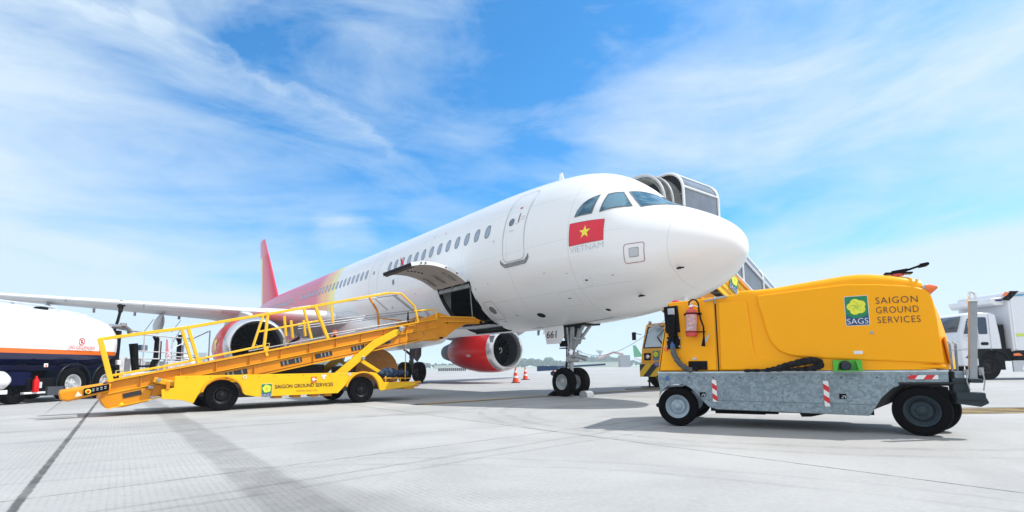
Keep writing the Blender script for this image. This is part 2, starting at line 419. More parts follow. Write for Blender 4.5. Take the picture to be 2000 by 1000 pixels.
def sags_logo(parent, o, xd, up, nrm, w, h, border=True):
    o, xd, up, nrm = map(Vector, (o, xd, up, nrm))
    P = lambda a, c, k: o+xd*a+up*c+nrm*k
    b = MB()
    def plate(poly, k0, k1, m):
        n = len(poly); b.add([P(a, c, k0) for a, c in poly]+[P(a, c, k1) for a, c in poly], [tuple(range(n)), tuple(range(n, 2*n))]+[(i, (i+1) % n, n+(i+1) % n, n+i) for i in range(n)], m)
    rr = lambda x0, x1, z0, z1, r: rrect(x0, x1, z0, z1, r, 4)
    e = .02*w if border else 0
    if border: plate(rr(-e*1.2, w+e*1.2, -e*1.2, h+e*1.2, .07*w), 0, .002, 3)
    plate(rr(0, w, 0, h, .055*w), 0, .004, 1)
    # green upper field with a round lower edge
    arc = [(w*.0+.001, h*.45)]
    for k in range(13):
        a = math.pi+math.pi*k/12; arc.append((w/2+w*.4999*math.cos(a), h*.45+h*.20*math.sin(a)))
    poly = arc[1:]+[(w-.001, h*.45), (w-.001, h*.96), (w*.95, h-.001), (w*.05, h-.001), (.001, h*.96), (.001, h*.45)]
    plate(poly, .0, .006, 0)
    cx, cz, r = w/2, h*.635, w*.218
    for k in range(5):
        a = math.pi/2+.25+2*math.pi*k/5; px, pz = cx+r*.98*math.cos(a), cz+r*.98*math.sin(a)
        plate([(px+r*math.cos(2*math.pi*j/20), pz+r*.96*math.sin(2*math.pi*j/20)) for j in range(20)], 0, .008+k*.0004, 2)
    for k in range(5):     # swirl lines between the petals
        a = math.pi/2+.25+2*math.pi*(k+.25)/5; ln = []
        for j in range(9):
            t = j/8; q = a+1.25*t; rad = r*(.15+1.62*t); ln.append((cx+rad*math.cos(q), cz+rad*math.sin(q), rad, q))
        wd = .036*w
        poly = [(px+wd/2*math.cos(q+.9), pz+wd/2*math.sin(q+.9)) for px, pz, _, q in ln]+[(px-wd/2*math.cos(q+.9), pz-wd/2*math.sin(q+.9)) for px, pz, _, q in ln[::-1]]
        plate(poly, 0, .0118, 0)
    lo = b.build('logo_panel', [LGRN, LNAV, LYEL, WHITE], parent, smooth=False)
    lettering('lettering', 'SAGS', P(w*.04, h*.045, 0), xd, up, nrm, WHITE, lo, w=w*.92, h=h*.19, thin=-.012, off=.0065)
    return lo

# ================================================================== GROUND
def concrete():
    m, nt, p = principled('apron concrete'); b = NB(nt); vec, x, y, z = b.xyz()
    def dist(x0, y0, x1, y1):
        dx, dy = x1-x0, y1-y0; l = math.hypot(dx, dy); nx, ny = -dy/l, dx/l
        return b.m('ADD', b.m('ADD', b.m('MULTIPLY', x, nx), b.m('MULTIPLY', y, ny)), -(x0*nx+y0*ny))
    wob = b.noise(vec, .9, 5, .6)
    wobf = b.noise(vec, 9, 5, .65)
    big = b.noise(vec, .10, 6, .6, .4)
    mid = b.noise(vec, .7, 8, .65, .6)
    fine = b.noise(vec, 26, 8, .7)
    k = b.m('ADD', b.m('MULTIPLY', b.rng(big, .3, .7), .13), b.m('MULTIPLY', b.rng(mid, .3, .72), .17))
    k = b.m('ADD', k, b.m('MULTIPLY', b.rng(fine, .25, .75), .13))
    k = b.m('ADD', k, .74)
    # small dark pits and spots
    vo = b.N.new('ShaderNodeTexVoronoi'); vo.inputs['Scale'].default_value = 3.3; b.L.new(vec, vo.inputs['Vector'])
    k = b.m('SUBTRACT', k, b.rng(b.m('ADD', vo.outputs['Distance'], b.m('MULTIPLY', wobf, .05)), .035, .055, .26, 0))
    def dark(f, amt):
        nonlocal k
        k = b.m('MULTIPLY', k, b.m('SUBTRACT', 1.0, b.m('MULTIPLY', f, amt)))
    # slab directions
    dA = dist(-11.24, 14.13, -2.95, 3.14)          # wide sealed joint, lower left
    dB = dist(-.02, 7.22, 3.12, 3.27)              # thin joint, parallel to it
    dC = dist(-3.17, 3.40, 2.36, 8.15)             # cross joint
    L1 = 5.27
    def joint(d, wd, amt, wb=.03, breaks=0.):
        e = b.m('ADD', d, b.m('MULTIPLY', b.m('SUBTRACT', wobf, .5), wb))
        f = b.rng(b.m('ABSOLUTE', e), wd*.55, wd, 1, 0)
        if breaks: f = b.m('MULTIPLY', f, b.rng(b.noise(vec, 2.3, 5, .7), .40, .56, breaks, 1))
        dark(f, amt)
    # grooved finish to the left, grooves running with the slabs
    gmask = b.m('MULTIPLY', b.rng(dB, -.6, -3.0), 1.0)
    gm2 = b.m('MULTIPLY', gmask, b.rng(b.noise(vec, 1.1, 6, .7, .3), .36, .60, .15, 1))
    gw = b.m('FRACT', b.m('DIVIDE', b.m('ADD', dA, b.m('MULTIPLY', wob, .02)), .043))
    g_ = b.rng(b.m('ABSOLUTE', b.m('SUBTRACT', gw, .5)), .10, .22, 1, 0)
    g_ = b.m('MULTIPLY', g_, b.rng(b.noise(vec, 30, 4, .8, 0), .44, .60, .15, 1))
    dark(b.m('MULTIPLY', g_, gm2), .20)
    joint(dA, .034, .74, .03, .75); joint(dB, .014, .78, .03, .55); joint(dC, .013, .60, .05, .35)
    # the regular slab grid farther out
    gridA = b.m('ABSOLUTE', b.m('SUBTRACT', b.m('FRACT', b.m('DIVIDE', b.m('ADD', dB, .5*L1), L1)), .5))
    dark(b.m('MULTIPLY', b.rng(gridA, .0022, .0035, 1, 0), b.rng(y, 9, 12)), .38)
    gridC = b.m('ABSOLUTE', b.m('SUBTRACT', b.m('FRACT', b.m('DIVIDE', b.m('ADD', dC, .5*L1), L1)), .5))
    dark(b.m('MULTIPLY', b.rng(gridC, .002, .0032, 1, 0), b.rng(y, 6, 8)), .34)
    # slabs differ a little
    def slab(d): return b.m('FLOOR', b.m('DIVIDE', d, L1))
    wn = b.N.new('ShaderNodeTexWhiteNoise'); wn.noise_dimensions = '2D'
    cv = b.N.new('ShaderNodeCombineXYZ'); b.L.new(slab(dB), cv.inputs[0]); b.L.new(slab(dC), cv.inputs[1]); b.L.new(cv.outputs[0], wn.inputs['Vector'])
    dark(wn.outputs['Value'], .07)
    # tyre tracks and worn bands
    def band(x0, y0, x1, y1, wd, amt, soft=.35, wb=.3):
        d = b.m('ADD', dist(x0, y0, x1, y1), b.m('MULTIPLY', b.m('SUBTRACT', wob, .5), wb))
        f = b.rng(b.m('ABSOLUTE', d), wd*(1-soft), wd*(1+soft), 1, 0)
        dark(b.m('MULTIPLY', f, b.rng(b.noise(vec, 3.0, 7, .7), .3, .65, .45, 1)), amt)
    band(-8.7, 12.7, -1.75, 3.8, .19, .30, .25, .16)
    band(-6.99, 7.16, -3.28, 11.09, .05, .14, .5, .1)
    band(-5.84, 5.99, -1.2, 9.9, .10, .18, .6, .2)
    band(-4.6, 4.2, 2.4, 9.0, .05, .10, .5, .5)
    band(-12, 5.2, 4, 11.5, .16, .12, .6, .9)
    band(-2.4, 3.1, -.2, 5.2, .03, .22, .5, .25)
    band(-2.2, 3.0, -.1, 4.9, .03, .18, .5, .3)
    def ring(cx, cy, rad, wd, amt):
        dx = b.m('SUBTRACT', x, cx); dy = b.m('SUBTRACT', y, cy)
        rr = b.m('SQRT', b.m('ADD', b.m('MULTIPLY', dx, dx), b.m('MULTIPLY', dy, dy)))
        rr = b.m('ADD', rr, b.m('MULTIPLY', wob, .25))
        f = b.rng(b.m('ABSOLUTE', b.m('SUBTRACT', rr, rad)), wd*.4, wd, 1, 0)
        dark(b.m('MULTIPLY', f, b.rng(b.noise(vec, 2.0, 6, .7), .4, .65, .2, 1)), amt)
    ring(4.6, 9.6, 4.9, .10, .20); ring(4.9, 9.8, 5.6, .08, .16); ring(2.1, 8.9, 2.0, .07, .14); ring(-1.2, -1.0, 5.6, .05, .14); ring(-1.2, -1.0, 5.9, .04, .12)
    # a darker repaired area at the very front
    rep = b.m('MULTIPLY', b.rng(b.m('ADD', dist(-1.61, 4.03, -.3, 3.0), b.m('MULTIPLY', b.m('SUBTRACT', wob, .5), .5)), -.12, .06, 1, 0), b.rng(dA, .0, .3, 1, 0))
    rep = b.rng(b.m('ADD', dist(-1.61, 4.03, -.3, 3.0), b.m('MULTIPLY', b.m('SUBTRACT', wob, .5), .5)), -.12, .12, 1, 0)
    dark(b.m('MULTIPLY', b.m('MULTIPLY', rep, b.rng(y, 4.6, 3.9)), b.rng(x, -2.6, -1.4)), .20)
    tint = b.mix(b.rng(b.noise(vec, .05, 4), .35, .65), (.382, .382, .378), (.370, .374, .374))
    b.L.new(b.scale(tint, k), p.inputs['Base Color'])
    b.L.new(b.rng(mid, .2, .8, .72, .9), p.inputs['Roughness']); p.inputs['Specular IOR Level'].default_value = .3
    bp = b.N.new('ShaderNodeBump'); bp.inputs['Strength'].default_value = .25; bp.inputs['Distance'].default_value = .006; b.L.new(fine, bp.inputs['Height']); b.L.new(bp.outputs[0], p.inputs['Normal'])
    return m
CONC = concrete()
b = MB(); b.add([(-2500, -600, 0), (2500, -600, 0), (2500, 4000, 0), (-2500, 4000, 0)], [(0, 1, 2, 3)])
structure(b.build('ground', CONC, smooth=False))
# grass beyond the apron, seen as the pale green band at the horizon
GRASS = mat('airfield grass', (.26, .33, .20), .9, var=.2, scale=.05)
b = MB(); b.add([(-2500, 330, .004), (2500, 250, .004), (2500, 4000, .004), (-2500, 4000, .004)], [(0, 1, 2, 3)])
structure(b.build('grass_field', GRASS, smooth=False))

def painted(name, pts, w, z, m):
    """flat painted line along pts"""
    b = MB()
    for (x0, y0), (x1, y1) in zip(pts, pts[1:]):
        d = Vector((x1-x0, y1-y0, 0)).normalized(); n = Vector((-d.y, d.x, 0))*w/2; p, q = Vector((x0, y0, z)), Vector((x1, y1, z))
        b.add([p-n, q-n, q+n, p+n], [(0, 1, 2, 3)])
    o = b.build(name, m, smooth=False); return structure(o)
MY = mat('worn yellow road paint', (.62, .40, .07), .7, var=.45, scale=3); MK = mat('worn black road paint', (.05, .05, .055), .7, var=.4, scale=3)
painted('guide_line_border', [(-2.2, 11.55), (5.4, 18.2), (12, 25.4)], .34, .004, MK)
painted('guide_line', [(-2.0, 11.72), (5.4, 18.2), (12, 25.4)], .15, .008, MY)
for i, (x0, y0) in enumerate(((7.1, 8.95), (7.0, 8.72), (6.9, 8.48), (6.75, 8.22))):
    painted('stand_marking', [(x0, y0), (x0+6.5, y0+.30)], .20, .004, MK)
    painted('stand_marking', [(x0+.05, y0-.115), (x0+6.5, y0+.185)], .06, .009, MY)
painted('stand_line', [(2.6, 14.2), (3.8, 13.1), (9, 8.4)], .10, .004, mat('faded yellow paint', (.42, .38, .28), .8, var=.3))

# ================================================================== AIRCRAFT
TH, AL, AD = 0.661514, 4.69872, 10.1960
def ac(s, y, z=0.): return Vector((AL-s*math.sin(TH)-y*math.cos(TH), AD+s*math.cos(TH)-y*math.sin(TH), z))
AROT = math.pi/2+TH
S_ = [0, .03, .1, .3, .6, 1.0, 1.5, 1.9, 2.4, 2.9, 3.4, 4.0, 5.0, 6.0, 7.0, 16, 26, 29, 32, 35, 38, 40, 42, 43.6, 44.5]
T_ = [-.68, -.50, -.37, -.16, .05, .27, .52, .77, 1.24, 1.58, 1.78, 1.91, 2.00, 2.05, 2.07, 2.07, 2.07, 2.07, 2.05, 2.0, 1.92, 1.82, 1.66, 1.45, 1.25]
B_ = [-.68, -.86, -.97, -1.16, -1.36, -1.53, -1.68, -1.77, -1.86, -1.93, -1.98, -2.02, -2.05, -2.07, -2.07, -2.07, -2.07, -1.98, -1.6, -1.0, -.3, .2, .62, .86, .95]
W_ = [0.0, .20, .36, .66, .95, 1.22, 1.44, 1.56, 1.69, 1.78, 1.84, 1.90, 1.955, 1.975, 1.975, 1.975, 1.975, 1.97, 1.88, 1.6, 1.22, .92, .6, .33, .14]
def pchip(xs, ys):
    xs = np.array(xs, float); ys = np.array(ys, float); h = np.diff(xs); d = np.diff(ys)/h; m = np.zeros(len(xs))
    m[0], m[-1] = d[0], d[-1]
    for i in range(1, len(xs)-1):
        if d[i-1]*d[i] > 0:
            w1, w2 = 2*h[i]+h[i-1], h[i]+2*h[i-1]; m[i] = (w1+w2)/(w1/d[i-1]+w2/d[i])
    def f(x):
        i = int(np.clip(np.searchsorted(xs, x)-1, 0, len(h)-1)); t = (x-xs[i])/h[i]
        return (2*t**3-3*t**2+1)*ys[i]+(t**3-2*t**2+t)*h[i]*m[i]+(-2*t**3+3*t**2)*ys[i+1]+(t**3-t**2)*h[i]*m[i+1]
    return f
# near the tip use sqrt spacing so that the nose is round
q_ = [math.sqrt(s) for s in S_]
fT, fB, fW = pchip(q_, T_), pchip(q_, B_), pchip(q_, W_)
def prof(s):
    s = max(s, 0.); q = math.sqrt(s); k = 3.80+.10+.007*s
    return fT(q)+k, fB(q)+k, max(fW(q), 1e-4)
def zmid(s):
    t, bb, w = prof(s); return bb+(t-bb)*float(np.interp(s, [0, 1.5, 5], [.5, .40, .5]))
def fsurf(s, a, off=0.):
    t, bb, w = prof(s); m = zmid(s); h = (t-m) if math.sin(a) > 0 else (m-bb)
    y, z = w*math.cos(a), m+h*math.sin(a)
    if off:
        n = Vector((0, math.cos(a)/w, math.sin(a)/max(h, 1e-4))).normalized(); return Vector((s, y+n.y*off, z+n.z*off))
    return Vector((s, y, z))
def snap(p, off=.004):
    """move a point radially on to the skin, plus off"""
    s, y, z = p; t, bb, w = prof(s); m = zmid(s); h = (t-m) if z > m else (m-bb); h = max(h, 1e-4)
    k = 1/math.sqrt(max((y/w)**2+((z-m)/h)**2, 1e-9)); y, z = y*k, m+(z-m)*k
    e = .02
    t2, b2, w2 = prof(s+e); 
    n = Vector((-(w2-w)/e*abs(y)/w-((t2-m-(t-m))/e if z > m else -(b2-bb)/e)*abs(z-m)/h*1.0, y/w/w*w, (z-m)/h/h*h)).normalized()
    return Vector((s, y, z))+n*off
def flank(s, z, side=1):
    """point of the skin at station s, height z"""
    t, bb, w = prof(s); m = zmid(s); h = (t-m) if z > m else (m-bb); y = w*math.sqrt(max(1-((z-m)/h)**2, 1e-4))
    return Vector((s, side*y, z))
def subdiv(poly, step=.06):
    out = []
    for p, q in zip(poly, poly[1:]+poly[:1]):
        p, q = Vector(p), Vector(q); n = max(1, int((q-p).length/step))
        out += [p.lerp(q, i/n) for i in range(n)]
    return out
def patch(name, poly3, m, parent, off=.005, rings=4, step=.06):
    """a star-shaped patch lying on the skin"""
    pts = subdiv([Vector(p) for p in poly3], step); c = sum(pts, Vector())/len(pts); n = len(pts); b = MB()
    vs = []
    for r in range(rings):
        f = 1-r/rings; vs += [snap(c.lerp(p, f), off) for p in pts]
    vs.append(snap(c, off)); fs = []
    for r in range(rings-1): fs += [(r*n+k, r*n+(k+1) % n, (r+1)*n+(k+1) % n, (r+1)*n+k) for k in range(n)]
    fs += [((rings-1)*n+k, (rings-1)*n+(k+1) % n, rings*n) for k in range(n)]
    b.add(vs, fs); return b.build(name, m, parent)
def ringpatch(name, poly3, wd, m, parent, off=.006, step=.06, closed=True):
    pts = subdiv([Vector(p) for p in poly3], step) if closed else [Vector(p) for p in poly3]
    c = sum(pts, Vector())/len(pts); b = MB(); n = len(pts); vs = []
    for p in pts:
        d = (c-p); d.normalize(); vs += [snap(p, off), snap(p+d*wd, off)]
    fs = [(2*k, 2*k+1, 2*((k+1) % n)+1, 2*((k+1) % n)) for k in range(n if closed else n-1)]
    b.add(vs, fs); return b.build(name, m, parent)
def fl(pts, side=1): return [flank(s, z, side) for s, z in pts]

JET = thing('airliner', 'white twin-engine airliner with rose tail, parked with its forward cargo door open', 'aeroplane', ac(0, 0), AROT)
def build_fuselage():
    s0, s1 = 7.28, 9.13
    aT, aB = R(-18.8), R(-80)
    st = [0.0006, .004, .012, .03, .06, .1, .16, .24, .34, .46, .6, .76]+[.9+.12*i for i in range(26)]+[4.1+.25*i for i in range(12)]
    st += [s0, 7.6, 7.9, 8.2, 8.5, 8.8, s1]+[9.5+.5*i for i in range(70)]+[44.3, 44.5]
    st = sorted(set(round(s, 4) for s in st if s <= 44.5))
    na = 30
    angs = sorted(set([round(-math.pi/2+math.pi*2*i/96, 5) for i in range(96)]+[round(aT, 5), round(aB, 5)]))
    ja, jb = angs.index(round(aB, 5)), angs.index(round(aT, 5))
    n = len(angs); b = MB(); vs = [fsurf(s, a) for s in st for a in angs]; fs = []
    for i in range(len(st)-1):
        for k in range(n):
            if ja <= k < jb and st[i] >= s0-1e-6 and st[i+1] <= s1+1e-6: continue
            fs.append((i*n+k, i*n+(k+1) % n, (i+1)*n+(k+1) % n, (i+1)*n+k))
    fs.append(tuple(range(n))[::-1]); fs.append(tuple(range((len(st)-1)*n, len(st)*n)))
    b.add(vs, fs)
    body = b.build('fuselage', SKIN, JET, ang=60)
    # cargo hold behind the opening
    hold = MB()
    prof_ = [fsurf(0, 0)]*0
    cut = [angs[k] for k in range(ja, jb+1)]
    # jamb: short inward-going rim
    for s in (s0, s1):
        o_ = [fsurf(s, a, -.001) for a in cut]; i_ = [fsurf(s, a, -.14) for a in cut]
        hold.add(o_+i_, [(k, k+1, len(cut)+k+1, len(cut)+k) for k in range(len(cut)-1)])
    for a in (aT, aB):
        ss = [s0+(s1-s0)*i/6 for i in range(7)]
        o_ = [fsurf(s, a, -.001) for s in ss]; i_ = [fsurf(s, a, -.14) for s in ss]
        hold.add(o_+i_, [(k, k+1, 7+k+1, 7+k) for k in range(6)])
    hold.build('cargo_door_jamb', mat('jamb grey', (.035, .037, .04), .5, var=.4, scale=5), body, smooth=False)
    h2 = MB()
    x0, x1, yz = 6.3, 12.0, [(1.80, 3.32), (-1.5, 3.32), (-1.5, 2.6), (-.5, 2.0), (.31, 1.96)]
    rng_ = [[(x, y, z) for y, z in yz] for x in (x0, x1)]
    h2.loft(rng_, cap=True, closed=False)
    h2.build('cargo_hold', mat('hold lining', (.010, .010, .012), .8, var=.4, scale=2, spec=.2), body, smooth=False, recalc=False)
    h3 = MB(); h3.prism([(1.74, 3.3), (1.22, 3.3), (1.20, 2.45), (1.42, 2.62), (1.62, 2.95)], 9.35, 9.38, axes='yz'); h3.build('hold_partition', mat('hold panel', (.70, .71, .74), .6), body, smooth=False)
    h4 = MB(); h4.tube([(8.05, 1.2, 2.05), (8.0, 1.35, 3.3)], .018); h4.box((8.2, .7, 2.06), (1.9, 1.0, .02)); h4.build('net_post', GRYM, body)
    return body, cut
FUS, CUT = build_fuselage()

def cargo_door():
    s0, s1 = 7.28, 9.13
    hy, hz = flank(8.2, 3.31)[1:]; phi = R(149-5)
    def rot(y, z):
        dy, dz = y-hy, z-hz; return hy+dy*math.cos(phi)-dz*math.sin(phi), hz+dy*math.sin(phi)+dz*math.cos(phi)
    angs = [R(-18.8+(-73+18.8)*i/16) for i in range(17)]
    def P(s, a, off):
        v = fsurf(s, a, off); y, z = rot(v.y, v.z); return Vector((s, y, z))
    b = MB()
    nS = 6; ss = [s0+.01+(s1-s0-.02)*i/nS for i in range(nS+1)]
    for off, m in ((0, 0), (-.10, 1)):
        vs = [P(s, a, off) for s in ss for a in angs]; n = len(angs)
        b.add(vs, [(i*n+k, i*n+k+1, (i+1)*n+k+1, (i+1)*n+k) for i in range(nS) for k in range(n-1)], m)
    for s in (ss[0], ss[-1]):
        vs = [P(s, a, 0) for a in angs]+[P(s, a, -.10) for a in angs]; n = len(angs)
        b.add(vs, [(k, k+1, n+k+1, n+k) for k in range(n-1)], 0)
    for a, m in ((angs[0], 2), (angs[-1], 2)):
        vs = [P(s, a, 0) for s in ss]+[P(s, a, -.10) for s in ss]; n = len(ss)
        b.add(vs, [(k, k+1, n+k+1, n+k) for k in range(n-1)], m)
    BEIGE = mat('door lining', (.52, .44, .38), .55, var=.14, scale=4)
    d = b.build('cargo_door', [WHITE, BEIGE, DARK], JET, ang=50)
    # latch fittings along the free edge, hooks on the lining, vents on the rim
    b = MB()
    for i in range(16):
        s = s0+.06+i*(s1-s0-.12)/15
        for a_, o_ in ((-72.0, -.055), (-70.6, -.11)):
            c = P(s, R(a_), o_); b.box(c, (.055, .05, .05), rot=(.4, 0, 0))
    b.split('latch', mat('latch metal', (.16, .12, .09), .5, metal=.5, var=.5, scale=30), d)
    b = MB()
    for s, a in ((7.36, -30), (7.36, -41), (7.36, -60), (7.36, -64)):
        p = P(s0+.012, R(a), -.05); b.tube([p-Vector((.02, 0, 0)), p+Vector((.02, 0, 0))], .022, n=12)
    for i in range(5):
        p = P(8.35, R(-60+i*3.4), -.101); q = P(8.35, R(-60+i*3.4), -.125); b.tube([p, q], .026, n=10)
    b.split('vent_hole', BLK, d)
    b = MB()
    for s in (7.62, 8.2, 8.78):
        b.bar(P(s, R(-19), -.02), P(s, R(-30), -.14), .06, .06); b.bar(P(s, R(-30), -.14), P(s, R(-38), -.105), .05, .05)
        b.bar(P(s, R(-19), -.03), Vector((s, hy-.14, hz-.12)), .09, .07)
    b.box((8.2, hy-.10, hz-.13), (1.75, .10, .12)); b.box((8.2, hy-.22, hz-.06), (1.6, .08, .05))
    b.split('hinge_arm', mat('hinge grey', (.34, .35, .33), .5, metal=.3, var=.5, scale=8), d, bevel=.006)
    b = MB(); p = P(7.9, R(-71), .02); b.tube([p, p+Vector((0, .03, .12)), p+Vector((.03, .05, .20))], [.03, .035, .012], n=8); b.build('warning_streamer', mat('streamer red', (.35, .01, .03), .7), d)
cargo_door()
# actuator rod and padded sill at the opening
b = MB(); b.tube([flank(7.25, 2.0)+Vector((0, .01, 0)), flank(7.25, 2.6)+Vector((0, .012, 0)), flank(7.25, 3.28)+Vector((0, .012, 0))], .022)
b.tube([flank(9.15, 1.925), flank(8.2, 1.92), flank(7.25, 1.915)], .03); b.build('door_seal', BLK, FUS)

# doors, windows and marks ------------------------------------------------
SEAM = mat('seam grey', (.42, .48, .52), .5, var=.1); SEAMD = mat('seam dark', (.10, .11, .12), .5)
def door_outline(c, w, z0, z1, sill=True, full=True, mt=SEAM, wd=.028):
    poly = fl([(s, z) for s, z in rrect(c-w/2, c+w/2, z0, z1, .16)])
    d = ringpatch('cabin_door', poly, wd, mt, JET)
    if sill:
        b = MB(); n = 14; ss = [c-w/2-.13+(w+.26)*i/n for i in range(n+1)]
        pts = [(s, z0-.02+(.13 if (i in (0, n)) else (.05 if i in (1, n-1) else 0))) for i, s in enumerate(ss)]
        vs = []
        for s, z in pts: vs += [flank(s, z)+Vector((0, .012, 0)), flank(s, z-.10)+Vector((0, .022, 0)), flank(s, z-.10), flank(s, z)]
        b.add(vs, [(4*i+j, 4*i+(j+1) % 4, 4*(i+1)+(j+1) % 4, 4*(i+1)+j) for i in range(n) for j in range(4)]+[(0, 1, 2, 3), (4*n, 4*n+1, 4*n+2, 4*n+3)])
        b.build('door_sill', mat('scuff plate', (.25, .26, .27), .5, metal=.4, var=.3, scale=20), d)
    if full:
        patch('door_window', fl([(c+.15+.085*math.cos(t), z1-.86+.085*math.sin(t)) for t in np.linspace(0, 2*math.pi, 17)[:-1]]), mat('door window glass', (.10, .13, .17), .15, coat=.7), d, off=.008)
        ringpatch('door_window_rim', fl([(c+.15+.105*math.cos(t), z1-.86+.105*math.sin(t)) for t in np.linspace(0, 2*math.pi, 17)[:-1]]), .02, SEAMD, d, off=.009, step=.2)
        patch('door_handle', fl([(c-.13+x, z1-.80+z) for x, z in rrect(-.015, .015, -.13, .13, .012, 2)]), SEAMD, d, off=.012)
        patch('door_placard', fl([(c-.02, z1-.52), (c-.12, z1-.52), (c-.12, z1-.48), (c-.02, z1-.48)]), TXTR, d, off=.008)
        for kx, kz, kw in ((-.27, -.80, .12), (-.27, -.87, .12), (.10, -1.12, .2), (-.05, -.95, .07)):
            patch('door_placard', fl([(c+kx-kw/2, z1+kz), (c+kx+kw/2, z1+kz), (c+kx+kw/2, z1+kz+.02), (c+kx-kw/2, z1+kz+.02)]), mat('faint red print', (.70, .55, .54), .5), d, off=.008)
    return d
door_outline(5.07, .86, 3.50, 5.42)
d2 = door_outline(13.98, .80, 3.52, 5.38, sill=False, full=False, mt=mat('seam pale', (.55, .60, .64), .5))
patch('door_window', fl([(14.05+.075*math.cos(t), 4.56+.075*math.sin(t)) for t in np.linspace(0, 2*math.pi, 13)[:-1]]), mat('door window glass', (.10, .13, .17), .15), d2, off=.008)
door_outline(24.9, .80, 3.56, 5.44, sill=False, full=False, mt=mat('seam rose', (.62, .42, .48), .5))
def window_mesh(i, s):
    z = 4.475+.0085*s; w, h = .115, .172
    b = MB(); out = [(w*math.copysign(abs(math.cos(t))**.75, math.cos(t)), h*math.copysign(abs(math.sin(t))**.8, math.sin(t))) for t in np.linspace(0, 2*math.pi, 29)[:-1]]
    vs = []
    for f, o in ((1.14, .003), (1.06, .009), (.94, .010), (.90, .006), (0.0, .006)):
        vs += [flank(s-a*f, z+c*f)+Vector((0, 1, 0))*o for a, c in out]
    n = len(out); fs = []; ms = []
    for r in range(4):
        for k in range(n): b.f.append([r*n+k, r*n+(k+1) % n, (r+1)*n+(k+1) % n, (r+1)*n+k]); b.m.append(1 if r == 3 else 0)
    b.v = [tuple(v) for v in vs]
    return b.build('cabin_window', [SEAMW, PANEW], JET)
SEAMW = mat('window rim grey', (.20, .23, .27), .4)
stations = [6.27+.529*k for k in range(13)]+[14.82+.497*k for k in range(19)]+[25.7+.53*k for k in range(19)]
for i, s in enumerate(stations): window_mesh(i, s)

# cockpit windows (starboard measured, port mirrored)
def cpw(poly, side):
    P = [(s, side*y, z) for s, y, z in poly]
    g = patch('cockpit_window', P, COCKG, JET, off=.006, rings=5, step=.05)
    c = sum((Vector(p) for p in P), Vector())/len(P)
    big = [c+(Vector(p)-c)*1.035 for p in P]
    ringpatch('window_frame', big, .035, SEAMD, g, off=.010, step=.05)
w1 = [(3.066, 1.717, 4.209), (3.03, 1.65, 4.36), (2.93, 1.56, 4.542), (2.84, 1.47, 4.61), (2.628, 1.313, 4.714), (2.648, 1.599, 4.223)]
w2 = [(2.474, 1.537, 4.226), (2.478, 1.222, 4.715), (2.255, .953, 4.767), (1.919, 1.102, 4.327)]
w3 = [(2.189, .836, 4.784), (1.757, 1.01, 4.31), (1.17, .07, 4.25), (1.95, .05, 4.90)]
for sd_ in (1, -1):
    for w in (w1, w2, w3): cpw(w, sd_)
# flag with its star
poly = fl([(3.17, 4.06), (2.31, 4.02), (2.27, 3.52), (3.17, 3.52)])
flag = patch('flag', poly, mat('flag red', (.72, .012, .04), .35), JET, off=.005, step=.08)
ringpatch('flag_border', poly, .008, SEAMD, flag, off=.007)
cs, cz = 2.74, 3.79; star = []
for k in range(10):
    r = .155 if k % 2 == 0 else .062; a = math.pi/2+math.pi*k/5; star.append((cs-r*math.cos(a)*.95, cz+r*math.sin(a)))
patch('star', fl(star), mat('star yellow', (.90, .78, .06), .4), flag, off=.010, step=.5, rings=2)
def skin_text(body, s_right, z0, w, h, m, name, thin=-.01, off=.007, parent=None, space=1.0):
    vs, fs = text_mesh(body, w, h, thin, space); b = MB(); b.add([flank(s_right-float(x), z0+float(z))+Vector((0, off, 0)) for x, z in vs], fs)
    return b.build(name, m, parent or JET, smooth=False, recalc=False)
skin_text('VIETNAM', 3.14, 3.36, .87, .125, TXTG, 'country_lettering', thin=-.022)
# access panels, ports and probes
def panel(c, hw, hh, r=.05, m=SEAM, wd=.012, name='access_panel'):
    return ringpatch(name, fl(rrect(c[0]-hw, c[0]+hw, c[1]-hh, c[1]+hh, r, 4)), wd, m, JET, step=.1)
pn = panel((1.61, 3.14), .215, .21, .06, mat('panel print red', (.30, .08, .09), .5), .014)
p2 = ringpatch('panel_edge', fl(rrect(1.51, 1.71, 3.05, 3.25, .02, 3)), .012, SEAMD, pn, step=.1)
patch('panel_plate', fl(rrect(1.52, 1.70, 3.06, 3.24, .02, 3)), mat('plate grey', (.50, .52, .55), .4), pn)
for k in range(12):     # dashed ring of the static port
    t0 = 2*math.pi*k/12; t1 = t0+.30
    q = [(2.90+.125*math.cos(t), 2.73+.125*math.sin(t)) for t in (t0, (t0+t1)/2, t1)]
    ringpatch('port_mark', fl(q), .014, SEAMD, JET, closed=False)
patch('static_port', fl([(2.92+.05*math.cos(t), 2.74+.02*math.sin(t)) for t in np.linspace(0, 6.28, 9)[:-1]]), SEAMD, JET)
panel((3.70, 2.42), .26, .16, .07, mat('seam faint', (.58, .60, .62), .5), .008)
pp = panel((6.80, 2.42), .25, .24, .08, mat('panel print red', (.42, .16, .17), .5), .012)
patch('panel_plate', fl([(6.82+.13*math.cos(t), 2.43+.10*math.sin(t)) for t in np.linspace(0, 6.28, 17)[:-1]]), mat('scuff plate', (.25, .26, .27), .5), pp)
panel((6.15, 2.38), .27, .22, .09, mat('seam faint', (.58, .60, .62), .5), .008)
patch('drain_port', fl([(5.12+.14*math.cos(t), 2.16+.055*math.sin(t)) for t in np.linspace(0, 6.28, 13)[:-1]]), BLK, JET)
patch('drain_port', fl([(3.0+.06*math.cos(t), 2.12+.025*math.sin(t)) for t in np.linspace(0, 6.28, 9)[:-1]]), BLK, JET)
